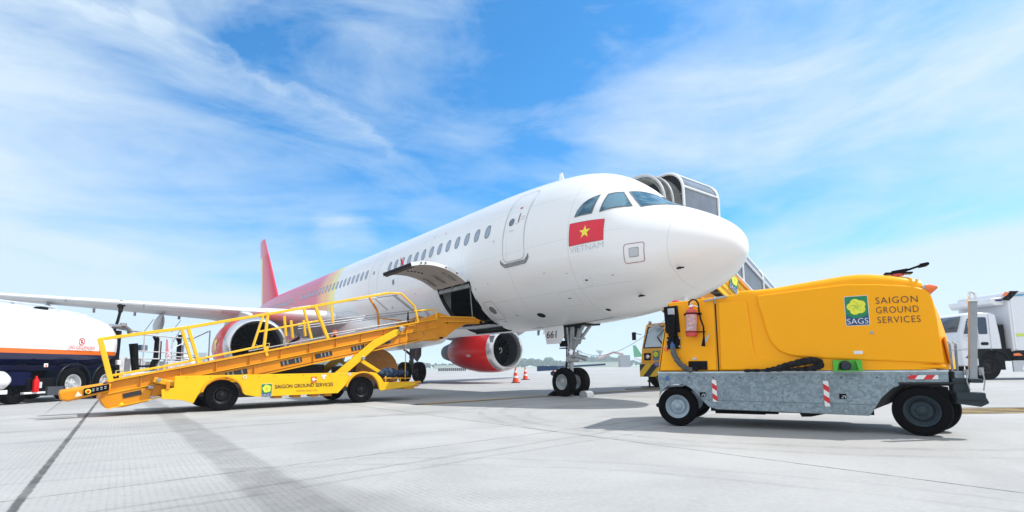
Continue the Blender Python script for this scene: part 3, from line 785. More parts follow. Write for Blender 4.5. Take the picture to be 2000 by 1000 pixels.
patch('lavatory_port', fl([(12.12+.09*math.cos(t), 3.92+.11*math.sin(t)) for t in np.linspace(0, 6.28, 15)[:-1]]), mat('port dark', (.16, .18, .22), .4), JET)
for s, z, w, h_, mm in ((7.05, 3.02, .05, .03, TXTR), (10.2, 2.75, .10, .02, SEAMD), (10.6, 3.3, .06, .05, SEAM), (9.6, 4.02, .08, .018, TXTR), (11.4, 2.5, .12, .015, SEAMD), (6.4, 3.1, .05, .012, SEAMD), (4.1, 3.05, .06, .012, SEAMD), (3.4, 2.95, .05, .010, TXTR), (2.2, 2.75, .06, .012, SEAMD), (6.75, 2.12, .10, .012, TXTR), (6.0, 2.22, .12, .012, SEAMD), (3.7, 2.42, .10, .018, SEAMD), (8.9, 5.05, .04, .04, TXTR), (9.7, 5.12, .05, .02, TXTR), (12.6, 3.0, .10, .10, SEAM), (5.9, 4.15, .05, .05, SEAM)):
    patch('placard', fl([(s-w/2, z), (s+w/2, z), (s+w/2, z+h_), (s-w/2, z+h_)]), mm, JET, off=.006, rings=2)
b = MB()     # pitot probes and outflow fittings
for s, z in ((.86, 2.76), (1.9, 2.32)):
    p = flank(s, z); b.tube([p, p+Vector((.02, .09, -.02)), p+Vector((-.16, .13, -.03))], [.024, .02, .014], n=8)
b.split('pitot_probe', DARK, JET)
b = MB(); b.prism([(5.10, 5.95), (5.38, 5.95), (5.32, 6.33), (5.22, 6.33)], -.012, .012); b.build('antenna', WHITE, JET, bevel=.004)
b = MB(); b.prism([(8.6, 1.84), (8.9, 1.84), (8.85, 1.62), (8.7, 1.62)], -.01, .01); b.prism([(6.1, 1.85), (6.2, 1.85), (6.2, 1.70), (6.13, 1.70)], .19, .21); b.split('drain_mast', GRYM, JET)
b = MB(); b.add([tuple(snap((s, .34+.0*s, 1.8), .006)) for s in np.linspace(3.2, 6.3, 26)]+[tuple(snap((s, .365, 1.8), .006)) for s in np.linspace(3.2, 6.3, 26)], [(k, k+1, 27+k, 26+k) for k in range(25)]); b.build('gear_bay_seam', SEAMD, JET)

# tail
b = MB()
def foil(c0, chord, th, place, n=14):
    """closed aerofoil ring, place(u, v): u along chord, v thickness"""
    up = []; lo = []
    for i in range(n+1):
        x = (1-math.cos(math.pi*i/n))/2; t = 5*th*(.2969*math.sqrt(x)-.126*x-.3516*x*x+.2843*x**3-.1015*x**4)
        up.append(place(c0+chord*x, chord*t)); lo.append(place(c0+chord*x, -chord*t*.85))
    return up+lo[1:-1][::-1]
r0 = foil(36.2, 6.2, .10, lambda u, v: (u, v, 5.65)); r1 = foil(41.95, 1.75, .09, lambda u, v: (u, v, 11.95))
rd = foil(33.2, 9.2, .035, lambda u, v: (u, v, 5.55)); r05 = foil(36.9, 5.55, .10, lambda u, v: (u, v, 6.4))
b.loft([r0, r05, r1], cap=True); b.build('tail_fin', FINM, JET, ang=60)
b = MB(); b.loft([foil(33.0, 5.0, .03, lambda u, v: (u, v, 5.85)), foil(35.9, 2.4, .05, lambda u, v: (u, v, 6.30))], cap=True); b.build('dorsal_fillet', FINM, JET)
for sd_ in (1, -1):
    b = MB(); b.loft([foil(38.2, 3.9, .10, lambda u, v: (u, sd_*.5, 5.0+v)), foil(41.9, 1.5, .09, lambda u, v: (u, sd_*6.22, 5.6+v))]); b.build('tailplane', WINGM, JET, ang=60)

# wings
def le(y): return 15.9+(y-1.975)*.52
def lez(y): return 2.92+(y-1.975)*.0705
def te(y): return 22.5+max(0, y-6.4)*.265 if y > 6.4 else 22.9-(y-1.975)*.09
for sd_ in (1, -1):
    b = MB(); rings = []
    for y in (1.0, 1.975, 3.2, 5.0, 6.4, 8.5, 11, 14, 16.9, 17.05):
        c = te(y)-le(y); th = float(np.interp(y, [1, 6.4, 17], [.14, .108, .095])); z0 = lez(y); tw = float(np.interp(y, [1, 6, 17], [.09, .015, -.045]))
        if y > 17: th *= .4
        rings.append(foil(le(y), c, th, lambda u, v: (u, sd_*y, z0+v-(u-le(y))*tw)))
    b.loft(rings, cap=True); W = b.build('wing', WINGM, JET, ang=60)
    # slats: bright leading edge in segments
    b = MB()
    for y0, y1 in ((2.6, 5.0), (6.5, 9.0), (9.03, 11.4), (11.43, 13.9), (13.93, 16.6)):
        for k in range(1):
            rr_ = []
            for y in (y0+.012, y1-.012):
                c = te(y)-le(y); th = float(np.interp(y, [1, 6.4, 17], [.14, .108, .095])); tw = float(np.interp(y, [1, 6, 17], [.09, .015, -.045])); ring = []
                for i in range(-7, 8):
                    x = (i/7)**2*.10; t = 5*th*(.2969*math.sqrt(x)-.126*x-.3516*x*x)*c+.012; sg = 1 if i >= 0 else -.85
                    ring.append((le(y)-.012+c*x, sd_*y, lez(y)+sg*t-(c*x)*tw))
                rr_.append(ring)
            b.loft(rr_, cap=True, closed=True)
    b.split('slat', WHITE, W, ang=60)
    for y in (4.2, 8.35, 12.0):
        c = te(y); z = lez(y)-(te(y)-le(y))*.07; b = MB(); k_ = float(np.interp(y, [4, 12], [1.15, 1.0])); rings = []
        for t, rr_, dz in ((-2.6, .03, -.02), (-2.3, .13, -.12), (-1.8, .20, -.20), (-1.0, .24, -.27), (-.1, .23, -.28), (.6, .17, -.24), (1.05, .08, -.19), (1.25, .015, -.16)):
            rings.append([(c+t*k_, sd_*y+rr_*.75*math.cos(a), z+dz*k_+rr_*1.35*k_*math.sin(a)) for a in np.linspace(0, 2*math.pi, 17)[:-1]])
        b.loft(rings); b.build('flap_track_fairing', mat('fairing grey', (.55, .58, .60), .35, var=.08), JET)
    b = MB(); b.prism([(24.2, 3.9), (25.4, 3.9), (25.75, 4.85), (25.45, 4.85)], sd_*17.02, sd_*17.08); b.prism([(24.3, 4.0), (25.4, 4.0), (25.6, 3.3)], sd_*17.02, sd_*17.08); b.build('wingtip_fence', WHITE, JET)
    b = MB()
    for y in (7.6, 9.2, 10.6, 13.2):
        b.box((te(y)-.60, sd_*y, lez(y)-.10), (.26, .09, .22))
    b.split('aileron_fitting', mat('fairing grey', (.55, .58, .60), .35), W, bevel=.015)
# belly fairing
b = MB(); rings = []
for s, hw, zb, zt in ((13.2, .6, 1.92, 2.2), (13.9, 1.35, 1.82, 2.6), (14.9, 1.95, 1.74, 2.95), (16.2, 2.18, 1.68, 3.2), (19, 2.25, 1.64, 3.3), (22, 2.22, 1.66, 3.3), (24, 1.9, 1.75, 3.1), (25.6, 1.2, 1.9, 2.6), (26.6, .4, 2.02, 2.2)):
    ring = []
    for t in np.linspace(0, 2*math.pi, 37)[:-1]:
        cx, cz = math.cos(t), math.sin(t); e = .62
        ring.append((s, hw*math.copysign(abs(cx)**e, cx), (zb+zt)/2+(zt-zb)/2*math.copysign(abs(cz)**e, cz)))
    rings.append(ring)
b.loft(rings); b.build('belly_fairing', SKIN, JET, ang=60)

# engines
def engine(sd_):
    y = sd_*5.72; zc = 1.68; x0 = 15.35
    b = MB()
    outer = [(.0, .94), (.05, .985), (.16, 1.035), (.40, 1.085), (.9, 1.135), (1.5, 1.155), (2.3, 1.14), (3.2, 1.04), (4.0, .90), (4.6, .76), (4.62, .70)]
    ms = [1, 1, 1]+[0]*(len(outer)-4)
    b.lathe(outer, (x0, y, zc), (1, 0, 0), n=64, ms=ms)
    inner = [(.0, .94), (-.01, .915), (.04, .885), (.14, .862), (.30, .85), (.31, .85)]
    b.lathe(inner, (x0, y, zc), (1, 0, 0), n=64, ms=[1]*5)
    b.lathe([(.31, .85), (.7, .86), (1.15, .87)], (x0, y, zc), (1, 0, 0), n=64, m=2)
    nac = b.build('engine_nacelle', [RED, LIP, mat('inlet lining', (.035, .04, .05), .3, spec=.4)], JET, ang=50)
    # fan
    b = MB(); b.lathe([(1.12, .87), (1.14, .30), (1.15, .0)], (x0, y, zc), (1, 0, 0), n=40)
    for k in range(24):
        a = 2*math.pi*k/24; q = Matrix.Rotation(a, 3, 'X'); M = q @ Matrix.Rotation(R(48), 3, 'Z')
        b.box(Vector((x0+1.02, y, zc))+q @ Vector((0, 0, .56)), (.012, .17, .60), rot=M)
    b.build('fan', mat('fan blades', (.006, .007, .009), .4, metal=.3, spec=.3, var=.2), nac)
    b = MB(); b.lathe([(.62, .0), (.66, .05), (.80, .15), (1.0, .25), (1.13, .30)], (x0, y, zc), (1, 0, 0), n=32); sp = b.build('spinner', BLK, nac)
    b = MB(); 
    pts = []
    for k in range(14):
        t = k/13; a = 4.6*t; r = .05+.11*t; xx = .655+.60*(r-.05); pts.append((x0+xx-.012, y+r*math.cos(a), zc+r*math.sin(a)))
    b.tube(pts, .012, n=6); b.build('spinner_swirl', WHITE, nac)
    # core exhaust
    b = MB(); b.lathe([(4.0, .66), (4.8, .62), (5.5, .50), (5.9, .42), (5.88, .38), (5.4, .36)], (x0, y, zc), (1, 0, 0), n=40); b.lathe([(5.3, .30), (5.9, .26), (6.4, .10), (6.55, .01)], (x0, y, zc), (1, 0, 0), n=30)
    b.build('exhaust_nozzle', mat('exhaust metal', (.10, .10, .10), .45, metal=.7, var=.3), nac)
    # pylon
    b = MB(); rings = []
    for s, zt, zb, hw in ((16.6, 2.86, 2.70, .02), (17.2, 3.02, 2.6, .14), (18.4, 3.22, 2.4, .20), (20.2, 3.2, 2.3, .20), (22.0, 2.95, 2.6, .10), (22.8, 2.85, 2.75, .02)):
        rings.append([(s, y-hw, zb), (s, y-hw, zt), (s, y-hw*.5, zt+.03), (s, y+hw*.5, zt+.03), (s, y+hw, zt), (s, y+hw, zb)])
    b.loft(rings); b.build('pylon', mat('fairing grey', (.55, .58, .60), .35), nac, ang=50)
    b = MB()
    for k in range(5): 
        a = R(20+k*4); b.box((x0+3.9-.02*k, y+1.0*math.cos(R(200-7*k))*.93, zc+1.0*math.sin(R(200-7*k))*.93), (.10, .02, .05))
    b.box((x0+1.4, y+1.15*math.cos(R(190)), zc+1.15*math.sin(R(190))), (.30, .012, .14)); b.box((x0+.75, y+1.125*math.cos(R(192)), zc+1.125*math.sin(R(192))), (.12, .014, .10))
    for k in range(5):
        q = R(-4+k*9); b.box((x0+3.75, y+.955*math.cos(q), zc+.955*math.sin(q)), (.16, .012, .09), rot=(q, 0, 0))
    q = R(-14); b.box((x0+1.9, y+1.156*math.cos(q), zc+1.156*math.sin(q)), (.34, .012, .13), rot=(q, 0, 0))
    b.build('cowl_placard', mat('placard pale', (.62, .5, .5), .5, var=.3, scale=30), nac)
    if sd_ > 0:   # yellow star device on the cowl
        b = MB(); n = 10
        for cs2 in (0,):
            pts = []
            for k in range(10):
                r = .42 if k % 2 == 0 else .17; a = math.pi/2+math.pi*k/5; s2 = 1.5+r*math.cos(a); q = R(6)+r*math.sin(a)/1.155; pts.append((s2, q))
            c2 = (1.5, R(6)); vs = [(x0+s2, y+1.162*math.cos(q), zc+1.162*math.sin(q)) for s2, q in pts]+[(x0+c2[0], y+1.175*math.cos(c2[1]), zc+1.175*math.sin(c2[1]))]
            b.add(vs, [(k, (k+1) % 10, 10) for k in range(10)])
        b.build('cowl_star', mat('star yellow', (.90, .78, .06), .4), nac)
engine(1); engine(-1)

# nose gear
def nose_gear():
    GS = mat('gear grey', (.42, .45, .47), .4, metal=.3, var=.25, scale=12)
    b = MB()
    b.tube([(5.0, 0, 2.1), (5.03, 0, 1.25)], .085, n=16); b.tube([(5.03, 0, 1.28), (5.045, 0, .92)], .105, n=16); b.tube([(5.045, 0, .95), (5.06, 0, .60)], .07, n=16)
    b.tube([(5.06, 0, .62), (5.07, 0, .38)], .085, n=16); b.tube([(5.07, -.22, .38), (5.07, .22, .38)], .05, n=12)
    b.tube([(5.03, .0, 1.2), (4.35, .14, 1.95)], .045); b.tube([(5.03, .0, 1.2), (4.35, -.14, 1.95)], .045)
    b.tube([(5.05, .05, 1.0), (4.95, .22, 1.85)], .028); b.tube([(5.05, -.05, 1.0), (4.95, -.22, 1.85)], .028)
    b.tube([(4.7, .2, 1.55), (4.7, -.2, 1.55)], .03)
    g = b.build('nose_gear', GS, JET)
    b = MB(); b.bar((5.2, 0, .95), (5.30, 0, .72), .10, .035); b.bar((5.30, 0, .72), (5.14, 0, .48), .09, .035); b.build('torque_link', GS, g, bevel=.008)
    b = MB(); b.tube([(4.98, -.20, .99), (4.98, .20, .99)], .075, n=16); b.tube([(4.86, -.02, 1.08), (4.55, -.10, 1.0)], [.06, .075], n=14); b.box((4.9, .0, 1.12), (.16, .16, .14)); b.build('steering_actuator', GS, g, bevel=.01)
    b = MB(); b.tube([(4.93, .17, 1.18), (4.86, .17, 1.18)], [.06, .075], n=18); b.tube([(4.93, -.17, 1.18), (4.86, -.17, 1.18)], [.06, .075], n=18)
    b.split('taxi_light', CHR, g)
    b = MB(); b.box((5.14, .13, 1.42), (.26, .16, .16)); b.box((5.16, .08, 1.30), (.30, .22, .03)); b.tube([(5.15, .06, 1.35), (5.12, .10, .9), (5.1, .12, .7)], .018, n=6); b.tube([(5.0, .10, 1.9), (5.0, .12, 1.4), (5.08, .1, 1.0)], .014, n=6)
    b.build('control_box', BLK, g, bevel=.01)
    for sd_ in (1, -1):     # gear doors hanging down
        b = MB(); poly = [(4.98, 1.93), (5.70, 1.93), (5.74, 1.80), (5.60, 1.42), (5.05, 1.42), (4.93, 1.62)]
        ins = [(x, z) for x, z in poly]
        vs = [(x, sd_*(.34+.10*(1.93-z)), z) for x, z in poly]+[(x, sd_*(.31+.10*(1.93-z)), z) for x, z in poly]
        n = len(poly); b.add(vs, [tuple(range(n)), tuple(range(n, 2*n))[::-1]]+[(i, (i+1) % n, n+(i+1) % n, n+i) for i in range(n)])
        d = b.build('gear_door', WHITE if sd_ > 0 else mat('gear door inside', (.10, .10, .09), .6, var=.5, scale=9), g, bevel=.012)
        if sd_ > 0:
            vs, fs = text_mesh('661', .40, .20, .008); t = MB()
            t.add([(5.61-float(a), .345+.10*(1.93-(1.58+float(c)))+.004, 1.58+float(c)) for a, c in vs], fs); t.build('gear_door_number', TXTB, g, smooth=False, recalc=False)
    b = MB(); b.box((4.85, 0, 1.90), (1.3, .56, .05)); b.build('gear_bay_dark', BLK, g)  # flat black plate standing in for the dark inside of the bay
    for sd_ in (1, -1): wheel('wheel', g, (5.07, sd_*.255, .385), .385, .24, .205, mat('gear wheel rim', (.48, .53, .56), .35, metal=.4, var=.2), side=sd_, bolts=8)
    return g
nose_gear()
def main_gear(sd_):
    GS = mat('gear dark', (.16, .17, .18), .45, metal=.3, var=.3, scale=12); y = sd_*3.80
    b = MB(); b.tube([(21.9, y, 2.6), (21.98, y, 1.35)], .15, n=16); b.tube([(21.98, y, 1.4), (21.98, y, .58)], .11, n=16); b.tube([(21.98, y-.52, .58), (21.98, y+.52, .58)], .08)
    b.tube([(21.95, y, 1.5), (21.8, y-sd_*1.3, 2.4)], .07); b.tube([(22.15, y, 1.3), (22.45, y, .95), (22.1, y, .62)], .05)
    g = b.build('main_gear', GS, JET)
    b = MB(); b.prism([(21.35, 2.7), (22.6, 2.7), (22.5, 1.45), (21.9, 1.15), (21.45, 1.5)], y+sd_*.28, y+sd_*.33); b.build('gear_door', mat('gear door brown', (.10, .075, .075), .5), g, bevel=.02)
    for k in (-1, 1): wheel('wheel', g, (21.98, y+k*.46, .58), .58, .42, .26, mat('gear wheel rim dark', (.12, .13, .14), .4), side=k, bolts=8)
main_gear(1); main_gear(-1)
# grounding lead drooping from the nose to the nose gear, and the mast it hangs from
b = MB(); b.prism([(1.32, 2.30), (1.62, 2.22), (1.60, 2.05), (1.36, 2.08)], .02, .14); b.split('drain_mast', WHITE, JET, bevel=.01)

# ================================================================== GROUND POWER UNIT
def power_unit():
    G = thing('ground_power_unit', 'amber ground power unit on a galvanised chassis, parked right of the aircraft nose', 'ground power unit', (2.151, 6.928, 0), R(-27.86))
    W = 1.50
    # galvanised chassis: side skirt with wheel cut-outs
    def skirt(y0, y1):
        b = MB()
        poly = [(-.22, .71), (-.22, .60), (-.20, .475)]
        for k in range(13):      # small arch over the front wheel
            a = R(160-120*k/12); poly.append((.03+.265*math.cos(a)*1.0, .26+.265*math.sin(a)+.03))
        poly += [(.31, .37), (.40, .27), (.50, .235), (2.125, .205), (2.17, .27), (2.25, .41), (2.36, .52), (2.50, .582), (2.86, .585), (2.86, .71)]
        b.prism(poly, y0, y1); return b
    c = skirt(.02, .05).build('chassis_skirt', GALV, G, bevel=.006)
    skirt(W-.05, W-.02).build('chassis_skirt', GALV, G, bevel=.006)
    b = MB(); b.box((1.32, W/2, .66), (3.08, W-.10, .10)); b.box((1.3, W/2, .42), (1.75, W-.14, .42)); b.build('chassis_deck', DARK, G)
    # folded lower edge and top rail
    b = MB(); b.add([(.32, .018, .372), (.50, .018, .352), (2.19, .018, .335), (2.125, .045, .205), (.50, .045, .235), (.40, .045, .27)], [(0, 1, 4, 5), (1, 2, 3, 4)]); b.build('folded_edge', mat('galvanised dull', (.20, .28, .31), .5, metal=.3, var=.3, scale=9), c)
    b = MB(); b.box((1.32, .022, .705), (3.09, .022, .022)); b.box((1.32, .016, .685), (3.08, .004, .006), 0); b.build('top_rail', mat('galvanised bright', (.50, .58, .62), .4, metal=.4, var=.2, scale=12), c, bevel=.004)
    b = MB()
    for x in (.66, 1.25, 1.90): b.tube([(x, .030, .255), (x, .005, .255)], .018, n=12)
    b.split('jacking_boss', GRYM, c)
    b = MB()
    for x in (-.10, .18, .48, .80, 1.16, 1.5, 1.88, 2.22, 2.6): b.tube([(x, .02, .64), (x, .013, .64)], .008, n=8)
    b.split('rivet', DARK, c)
    # forklift pocket plates, drop brackets, markers
    for x in (.34, 1.88):
        b = MB(); b.box((x, .014, .42), (.07, .010, .06)); k = b.build('pocket_plate', BLK, c)
        b = MB(); b.box((x+.012, .007, .425), (.03, .006, .008)); b.box((x+.025, .007, .412), (.008, .006, .032)); b.box((x-.005, .007, .405), (.02, .006, .008)); b.split('pocket_mark', LGREY, c)
    for i, (x, z0, z1) in enumerate(((.49, .33, .61), (1.72, .30, .60))):
        b = MB(); b.box((x, .010, (z0+z1)/2), (.055, .008, z1-z0)); b.build('reflective_strip', RW, c)
    b = MB(); b.box((2.64, .010, .640), (.26, .008, .045)); b.build('reflective_strip', RWH, c)
    b = MB(); b.lathe([(0, .028), (.004, .028), (.004, 0)], (-.10, .016, .63), (0, -1, 0), n=18); b.build('round_badge', mat('badge blue', (.05, .13, .40), .4), c)
    b = MB(); b.prism([(.42, .27), (.60, .26), (.60, .235), (.50, .215)], .05, .12); b.prism([(1.42, .23), (1.75, .22), (1.55, .17), (1.45, .165)], .1, .5); b.split('belly_bracket', DARK, c)
    b = MB(); b.box((.75, .5, .23), (.6, .4, .14)); b.tube([(.5, .25, .2), (1.2, .3, .2)], .03); b.build('belly_pan', BLK, c)
    # black fender lining over the rear wheel
    b = MB(); arc = [(2.10, .22), (2.20, .42), (2.36, .53), (2.52, .585)]
    vs = []
    for x, z in arc: vs += [(x, .03, z), (x+.03, .55, z)]
    b.add(vs, [(2*k, 2*k+1, 2*k+3, 2*k+2) for k in range(3)]); b.box((2.72, .30, .575), (.62, .56, .02)); b.prism([(2.08, .205), (2.16, .235), (2.42, .36), (2.55, .57), (2.08, .60)], .30, .31); b.build('fender_lining', mat('satin black', (.004, .004, .005), .3, var=.4, scale=5), G, solid=.01)
    # canopy, front part: a box with sloped nose; door panel
    def shell(name, poly, y0, y1, m, bev, **k):
        b = MB(); b.prism(poly, y0, y1); return b.build(name, m, G, bevel=bev, seg=4, ang=50, **k)
    front = [(-.225, .722), (-.055, 1.648), (.20, 1.662), (.80, 1.70), (1.6, 1.70), (1.6, .722)]
    shell('canopy_front', front, .045, W-.045, GPUY, .018)
    # rear hood: cross sections lofted along x, rounded top edges and a tapering tail
    xs = [1.02, 1.05, 1.12, 1.25, 1.52, 1.8, 2.0, 2.1, 2.2, 2.35, 2.55, 2.68, 2.74, 2.80, 2.86, 2.93, 3.0, 3.02]
    zt = [1.73, 1.743, 1.75, 1.757, 1.79, 1.822, 1.842, 1.848, 1.842, 1.82, 1.785, 1.757, 1.73, 1.68, 1.55, 1.30, .95, .74]
    # outline of each section in (y,z); the tail is wedge shaped in plan: near corner at x 2.80, far corner at 3.02
    rings = []
    def section(x, top, yin, r, zb=.722):
        pts = []; y0, y1 = yin, W-yin
        for k in range(9):
            a = R(180-90*k/8); pts.append((x, y0+r+r*math.cos(a), top-r+r*math.sin(a)))
        for k in range(9):
            a = R(90-90*k/8); pts.append((x, y1-r+r*math.cos(a), top-r+r*math.sin(a)))
        pts.append((x, y1+.015, zb)); pts.append((x, y0-.015, zb))
        return pts
    for x, z, yin, r in ((.84, 1.742, .055, .03), (.95, 1.745, .052, .05), (1.06, 1.747, .045, .08), (1.25, 1.757, .040, .10), (1.52, 1.79, .036, .11), (1.8, 1.822, .032, .12), (2.0, 1.843, .03, .12), (2.12, 1.848, .03, .12), (2.25, 1.838, .03, .12), (2.45, 1.805, .03, .12), (2.62, 1.768, .035, .12), (2.72, 1.735, .05, .13)):
        rings.append(section(x, z, yin, r))
    # tail slices lean: lower points lie farther back than the upper ones
    for dx, z, yin, r in ((.04, 1.70, .09, .15), (.09, 1.63, .16, .18), (.14, 1.52, .28, .2)):
        s_ = section(0, z, yin, r)
        out = []
        for (_, y, zz) in s_:
            lean = .20*max(0, (1.60-zz))/.88
            tt = min(1, max(0, (y-.0)/W)); out.append((2.70+dx+lean*(.35+.65*dx/.14)*(.55+.45*math.sin(math.pi*tt)), y, zz))
        rings.append(out)
    b = MB(); b.loft(rings); b.build('canopy_hood', GPUY, G, ang=48)
    # raised side pod with the sweeping lower edge
    curve = [(1.045, 1.66), (1.055, 1.55), (1.09, 1.40), (1.125, 1.22), (1.17, 1.07), (1.25, .965), (1.36, .905), (1.50, .880), (1.8, .852), (2.835, .785)]
    top = [(2.812, 1.30), (2.79, 1.50), (2.755, 1.60), (2.60, 1.655), (2.3, 1.70), (2.0, 1.725), (1.6, 1.70), (1.25, 1.675)]
    shell('side_pod', curve+top, -.004, .07, GPUY, .022)
    shell('lower_pod', [(.575, .735), (2.86, .735), (2.845, .772), (1.7, .84), (1.2, .87), (1.03, .885), (.985, .93), (.97, 1.05), (.93, 1.60), (.59, 1.62)], .020, .075, GPUY, .016)
    shell('door_panel', [(-.195, .735), (-.035, 1.615), (.535, 1.632), (.525, .735)], .032, .06, GPUY, .008)
    b = MB(); b.box((.551, .038, 1.18), (.014, .012, .92)); b.add([(-.205, .037, .735), (-.19, .037, .735), (-.032, .037, 1.615), (-.047, .037, 1.615)], [(0, 1, 2, 3)]); b.split('door_gap', BLK, G)
    # rear end panel details
    b = MB(); b.box((2.915, .20, .93), (.02, .16, .30), rot=(0, R(-6), R(-15))); b.box((2.94, .42, .95), (.015, .012, .42), rot=(0, -.1, 0)); b.split('rear_grille', mat('amber worn', (.72, .30, .01), .4, var=.2), G, bevel=.006)
    b = MB(); b.tube([(2.90, .02, .70), (2.895, .015, 1.0), (2.90, .08, 1.02)], .012, n=8); b.tube([(2.97, .18, .56), (2.98, .17, 1.0), (2.98, .24, 1.02)], .013, n=8); b.box((2.96, .35, .64), (.08, .6, .12)); b.build('rear_frame', GALV, G, bevel=.006)
    # fittings on the door
    b = MB(); b.box((-.005, .020, 1.415), (.185, .05, .36), rot=(0, R(-3), 0)); b.box((.005, .012, 1.10), (.17, .05, .16)); e_ = b.build('socket_holder', mat('holder black', (.004, .0045, .006), .4, var=.3, spec=.12), G, bevel=.012)
    b = MB(); b.box((.0, -.035, 1.50), (.08, .06, .12), rot=(.1, 0, 0)); b.build('socket_label', mat('socket pale', (.40, .43, .48), .4), e_, bevel=.008)
    b = MB(); b.box((.0, -.035, 1.33), (.095, .075, .30)); b.box((.0, -.03, 1.14), (.075, .06, .12)); b.box((.055, -.03, 1.20), (.03, .04, .08)); b.build('power_plug', BLK, e_, bevel=.015)
    b = MB(); b.tube([(.0, -.03, 1.11), (.0, -.035, 1.02)], .032, n=12); b.build('cable_collar', mat('collar blue', (.02, .10, .30), .5), e_)
    b = MB()
    for p in ((-.08, -.01, 1.05), (.085, -.01, 1.05), (-.07, -.01, 1.14), (.09, -.01, 1.16)): b.box(p, (.02, .02, .025))
    b.split('catch', GRYM, e_, bevel=.003)
    b = MB(); pts = [(.0, -.035, 1.04), (.01, -.04, .96), (.04, -.05, .89), (.095, -.055, .81), (.16, -.04, .755), (.215, -.01, .735)]
    P = []
    for i in range(len(pts)-1):
        for j in range(4): P.append(Vector(pts[i]).lerp(Vector(pts[i+1]), j/4))
    P.append(Vector(pts[-1])); rs = [.036+.004*math.sin(i*2.3)+.002*math.sin(i*5.1) for i in range(len(P))]
    b.tube(P, rs, n=14); b.build('power_cable', CLOTH, G, ang=80)
    b = MB(); b.box((.30, .022, .795), (.235, .012, .115)); b.tube([(.28, .03, .76), (.28, -.04, .765)], .036, n=14)
    b.build('lower_socket', mat('holder black', (.015, .016, .02), .35), G, bevel=.005)
    b = MB(); b.lathe([(0, .030), (.014, .028), (.02, .018), (.024, 0)], (-.10, .030, 1.02), (0, -1, 0), n=20); b.build('side_marker_lamp', ORL, G)
    b = MB(); b.box((.26, .028, .885), (.06, .008, .022)); b.build('data_plate', LGREY, G)
    b = MB(); b.lathe([(0, .05), (.02, .05), (.035, .03), (.045, .0)], (.03, .16, 1.655), (0, 0, 1), n=20); b.build('warning_lamp', REDL, G)
    # door latch
    b = MB(); b.box((.47, .0, 1.640), (.11, .03, .022), rot=(0, R(-8), 0)); b.box((.62, .0, 1.665), (.16, .034, .028), rot=(0, R(-8), 0)); b.tube([(.55, .03, 1.655), (.55, -.03, 1.655)], .020, n=12); b.box((.553, .02, 1.64), (.016, .01, .10)); b.build('door_latch', GRYM, G, bevel=.004)
    # hood handle, beacon, corner lamp
    b = MB(); b.box((2.53, .17, 1.825), (.26, .12, .018), rot=(0, R(3), 0)); b.bar((2.47, .16, 1.84), (2.62, .16, 1.858), .06, .03); b.bar((2.60, .14, 1.85), (2.74, .14, 1.895), .022, .018); b.bar((2.60, .20, 1.85), (2.74, .20, 1.895), .022, .018); b.tube([(2.73, .12, 1.893), (2.80, .12, 1.905), (2.80, .22, 1.905), (2.73, .22, 1.893)], .019, n=10); b.build('hood_handle', BLK, G, bevel=.008)
    b = MB(); b.tube([(2.52, .16, 1.79), (2.52, .16, 1.815)], .06, n=18); b.build('beacon', REDL, G)
    b = MB(); b.box((2.755, .055, 1.60), (.05, .075, .12), rot=(0, R(-20), 0)); c_ = b.build('lamp_bracket', LGREY, G, bevel=.01)
    b = MB(); b.lathe([(0, .052), (.03, .050), (.09, .012), (.092, 0)], (2.76, .040, 1.605), (.8, -.35, .15), n=20); b.build('indicator_lamp', ORL, c_)
    # lettering
    sags_logo(G, (1.972, -.006, 1.235), (1, 0, .01), (0, 0, 1), (0, -1, 0), .222, .335)
    for i, (t, x, z, w) in enumerate((('SAIGON', 2.270, 1.470, .385), ('GROUND', 2.268, 1.360, .388), ('SERVICES', 2.272, 1.248, .392))):
        lettering('lettering', t, (x, -.006, z), (1, 0, -.012), (0, 0, 1), (0, -1, 0), TXTP, G, w=w, h=.074, thin=-.008, space=1.12)
    lettering('lettering', 'DIESEL', (2.03, .0, .915), (1, 0, 0), (0, 0, 1), (0, -1, 0), mat('lettering blue', (.05, .22, .45), .5), G, w=.065, h=.016, off=-.000)
    b = MB(); b.box((2.063, -.0045, .923), (.088, .004, .036)); b.build('fuel_label', mat('label white', (.72, .76, .80), .4), G)
    b = MB(); b.lathe([(0, .018), (.008, .018), (.010, 0)], (2.21, -.004, 1.145), (0, -1, 0), n=16); b.build('filler_lock', GRYM, G)
    # green filler tray and the black heat sleeve lying on the deck
    b = MB()
    b.prism([(1.80, .84), (1.80, .71), (1.835, .71), (1.865, .83)], -.12, -.0, 0); b.prism([(2.08, .84), (2.08, .71), (2.045, .71), (2.02, .83)], -.12, -.0, 0)
    b.box((1.94, -.06, .714), (.28, .12, .012)); b.box((1.94, -.002, .775), (.28, .008, .13)); b.build('filler_tray', GREEN, G, bevel=.004)
    b = MB(); b.tube([(1.925, -.02, .775), (1.925, -.09, .765)], [.06, .05], n=16); b.build('filler_cap', mat('cap dark blue', (.01, .02, .04), .5), G, bevel=.006)
    b = MB(); random.seed(3)
    path = [(1.10, -.03, .733), (1.20, -.05, .745), (1.30, -.06, .775), (1.40, -.065, .80), (1.50, -.06, .825), (1.60, -.055, .84), (1.665, -.05, .82), (1.68, -.05, .775), (1.62, -.05, .75), (1.5, -.055, .74), (1.36, -.06, .735), (1.2, -.06, .728), (1.0, -.03, .724), (.85, -.015, .722)]
    P = []
    for i in range(len(path)-1):
        for j in range(5): P.append(Vector(path[i]).lerp(Vector(path[i+1]), j/5))
    P.append(Vector(path[-1]))
    n = len(P); rs = [(.010+.032*math.sin(math.pi*min(1, (i+2)/n*1.25))**.7 if i/n < .8 else .016)+.005*math.sin(i*1.9)+.003*random.random() for i in range(n)]
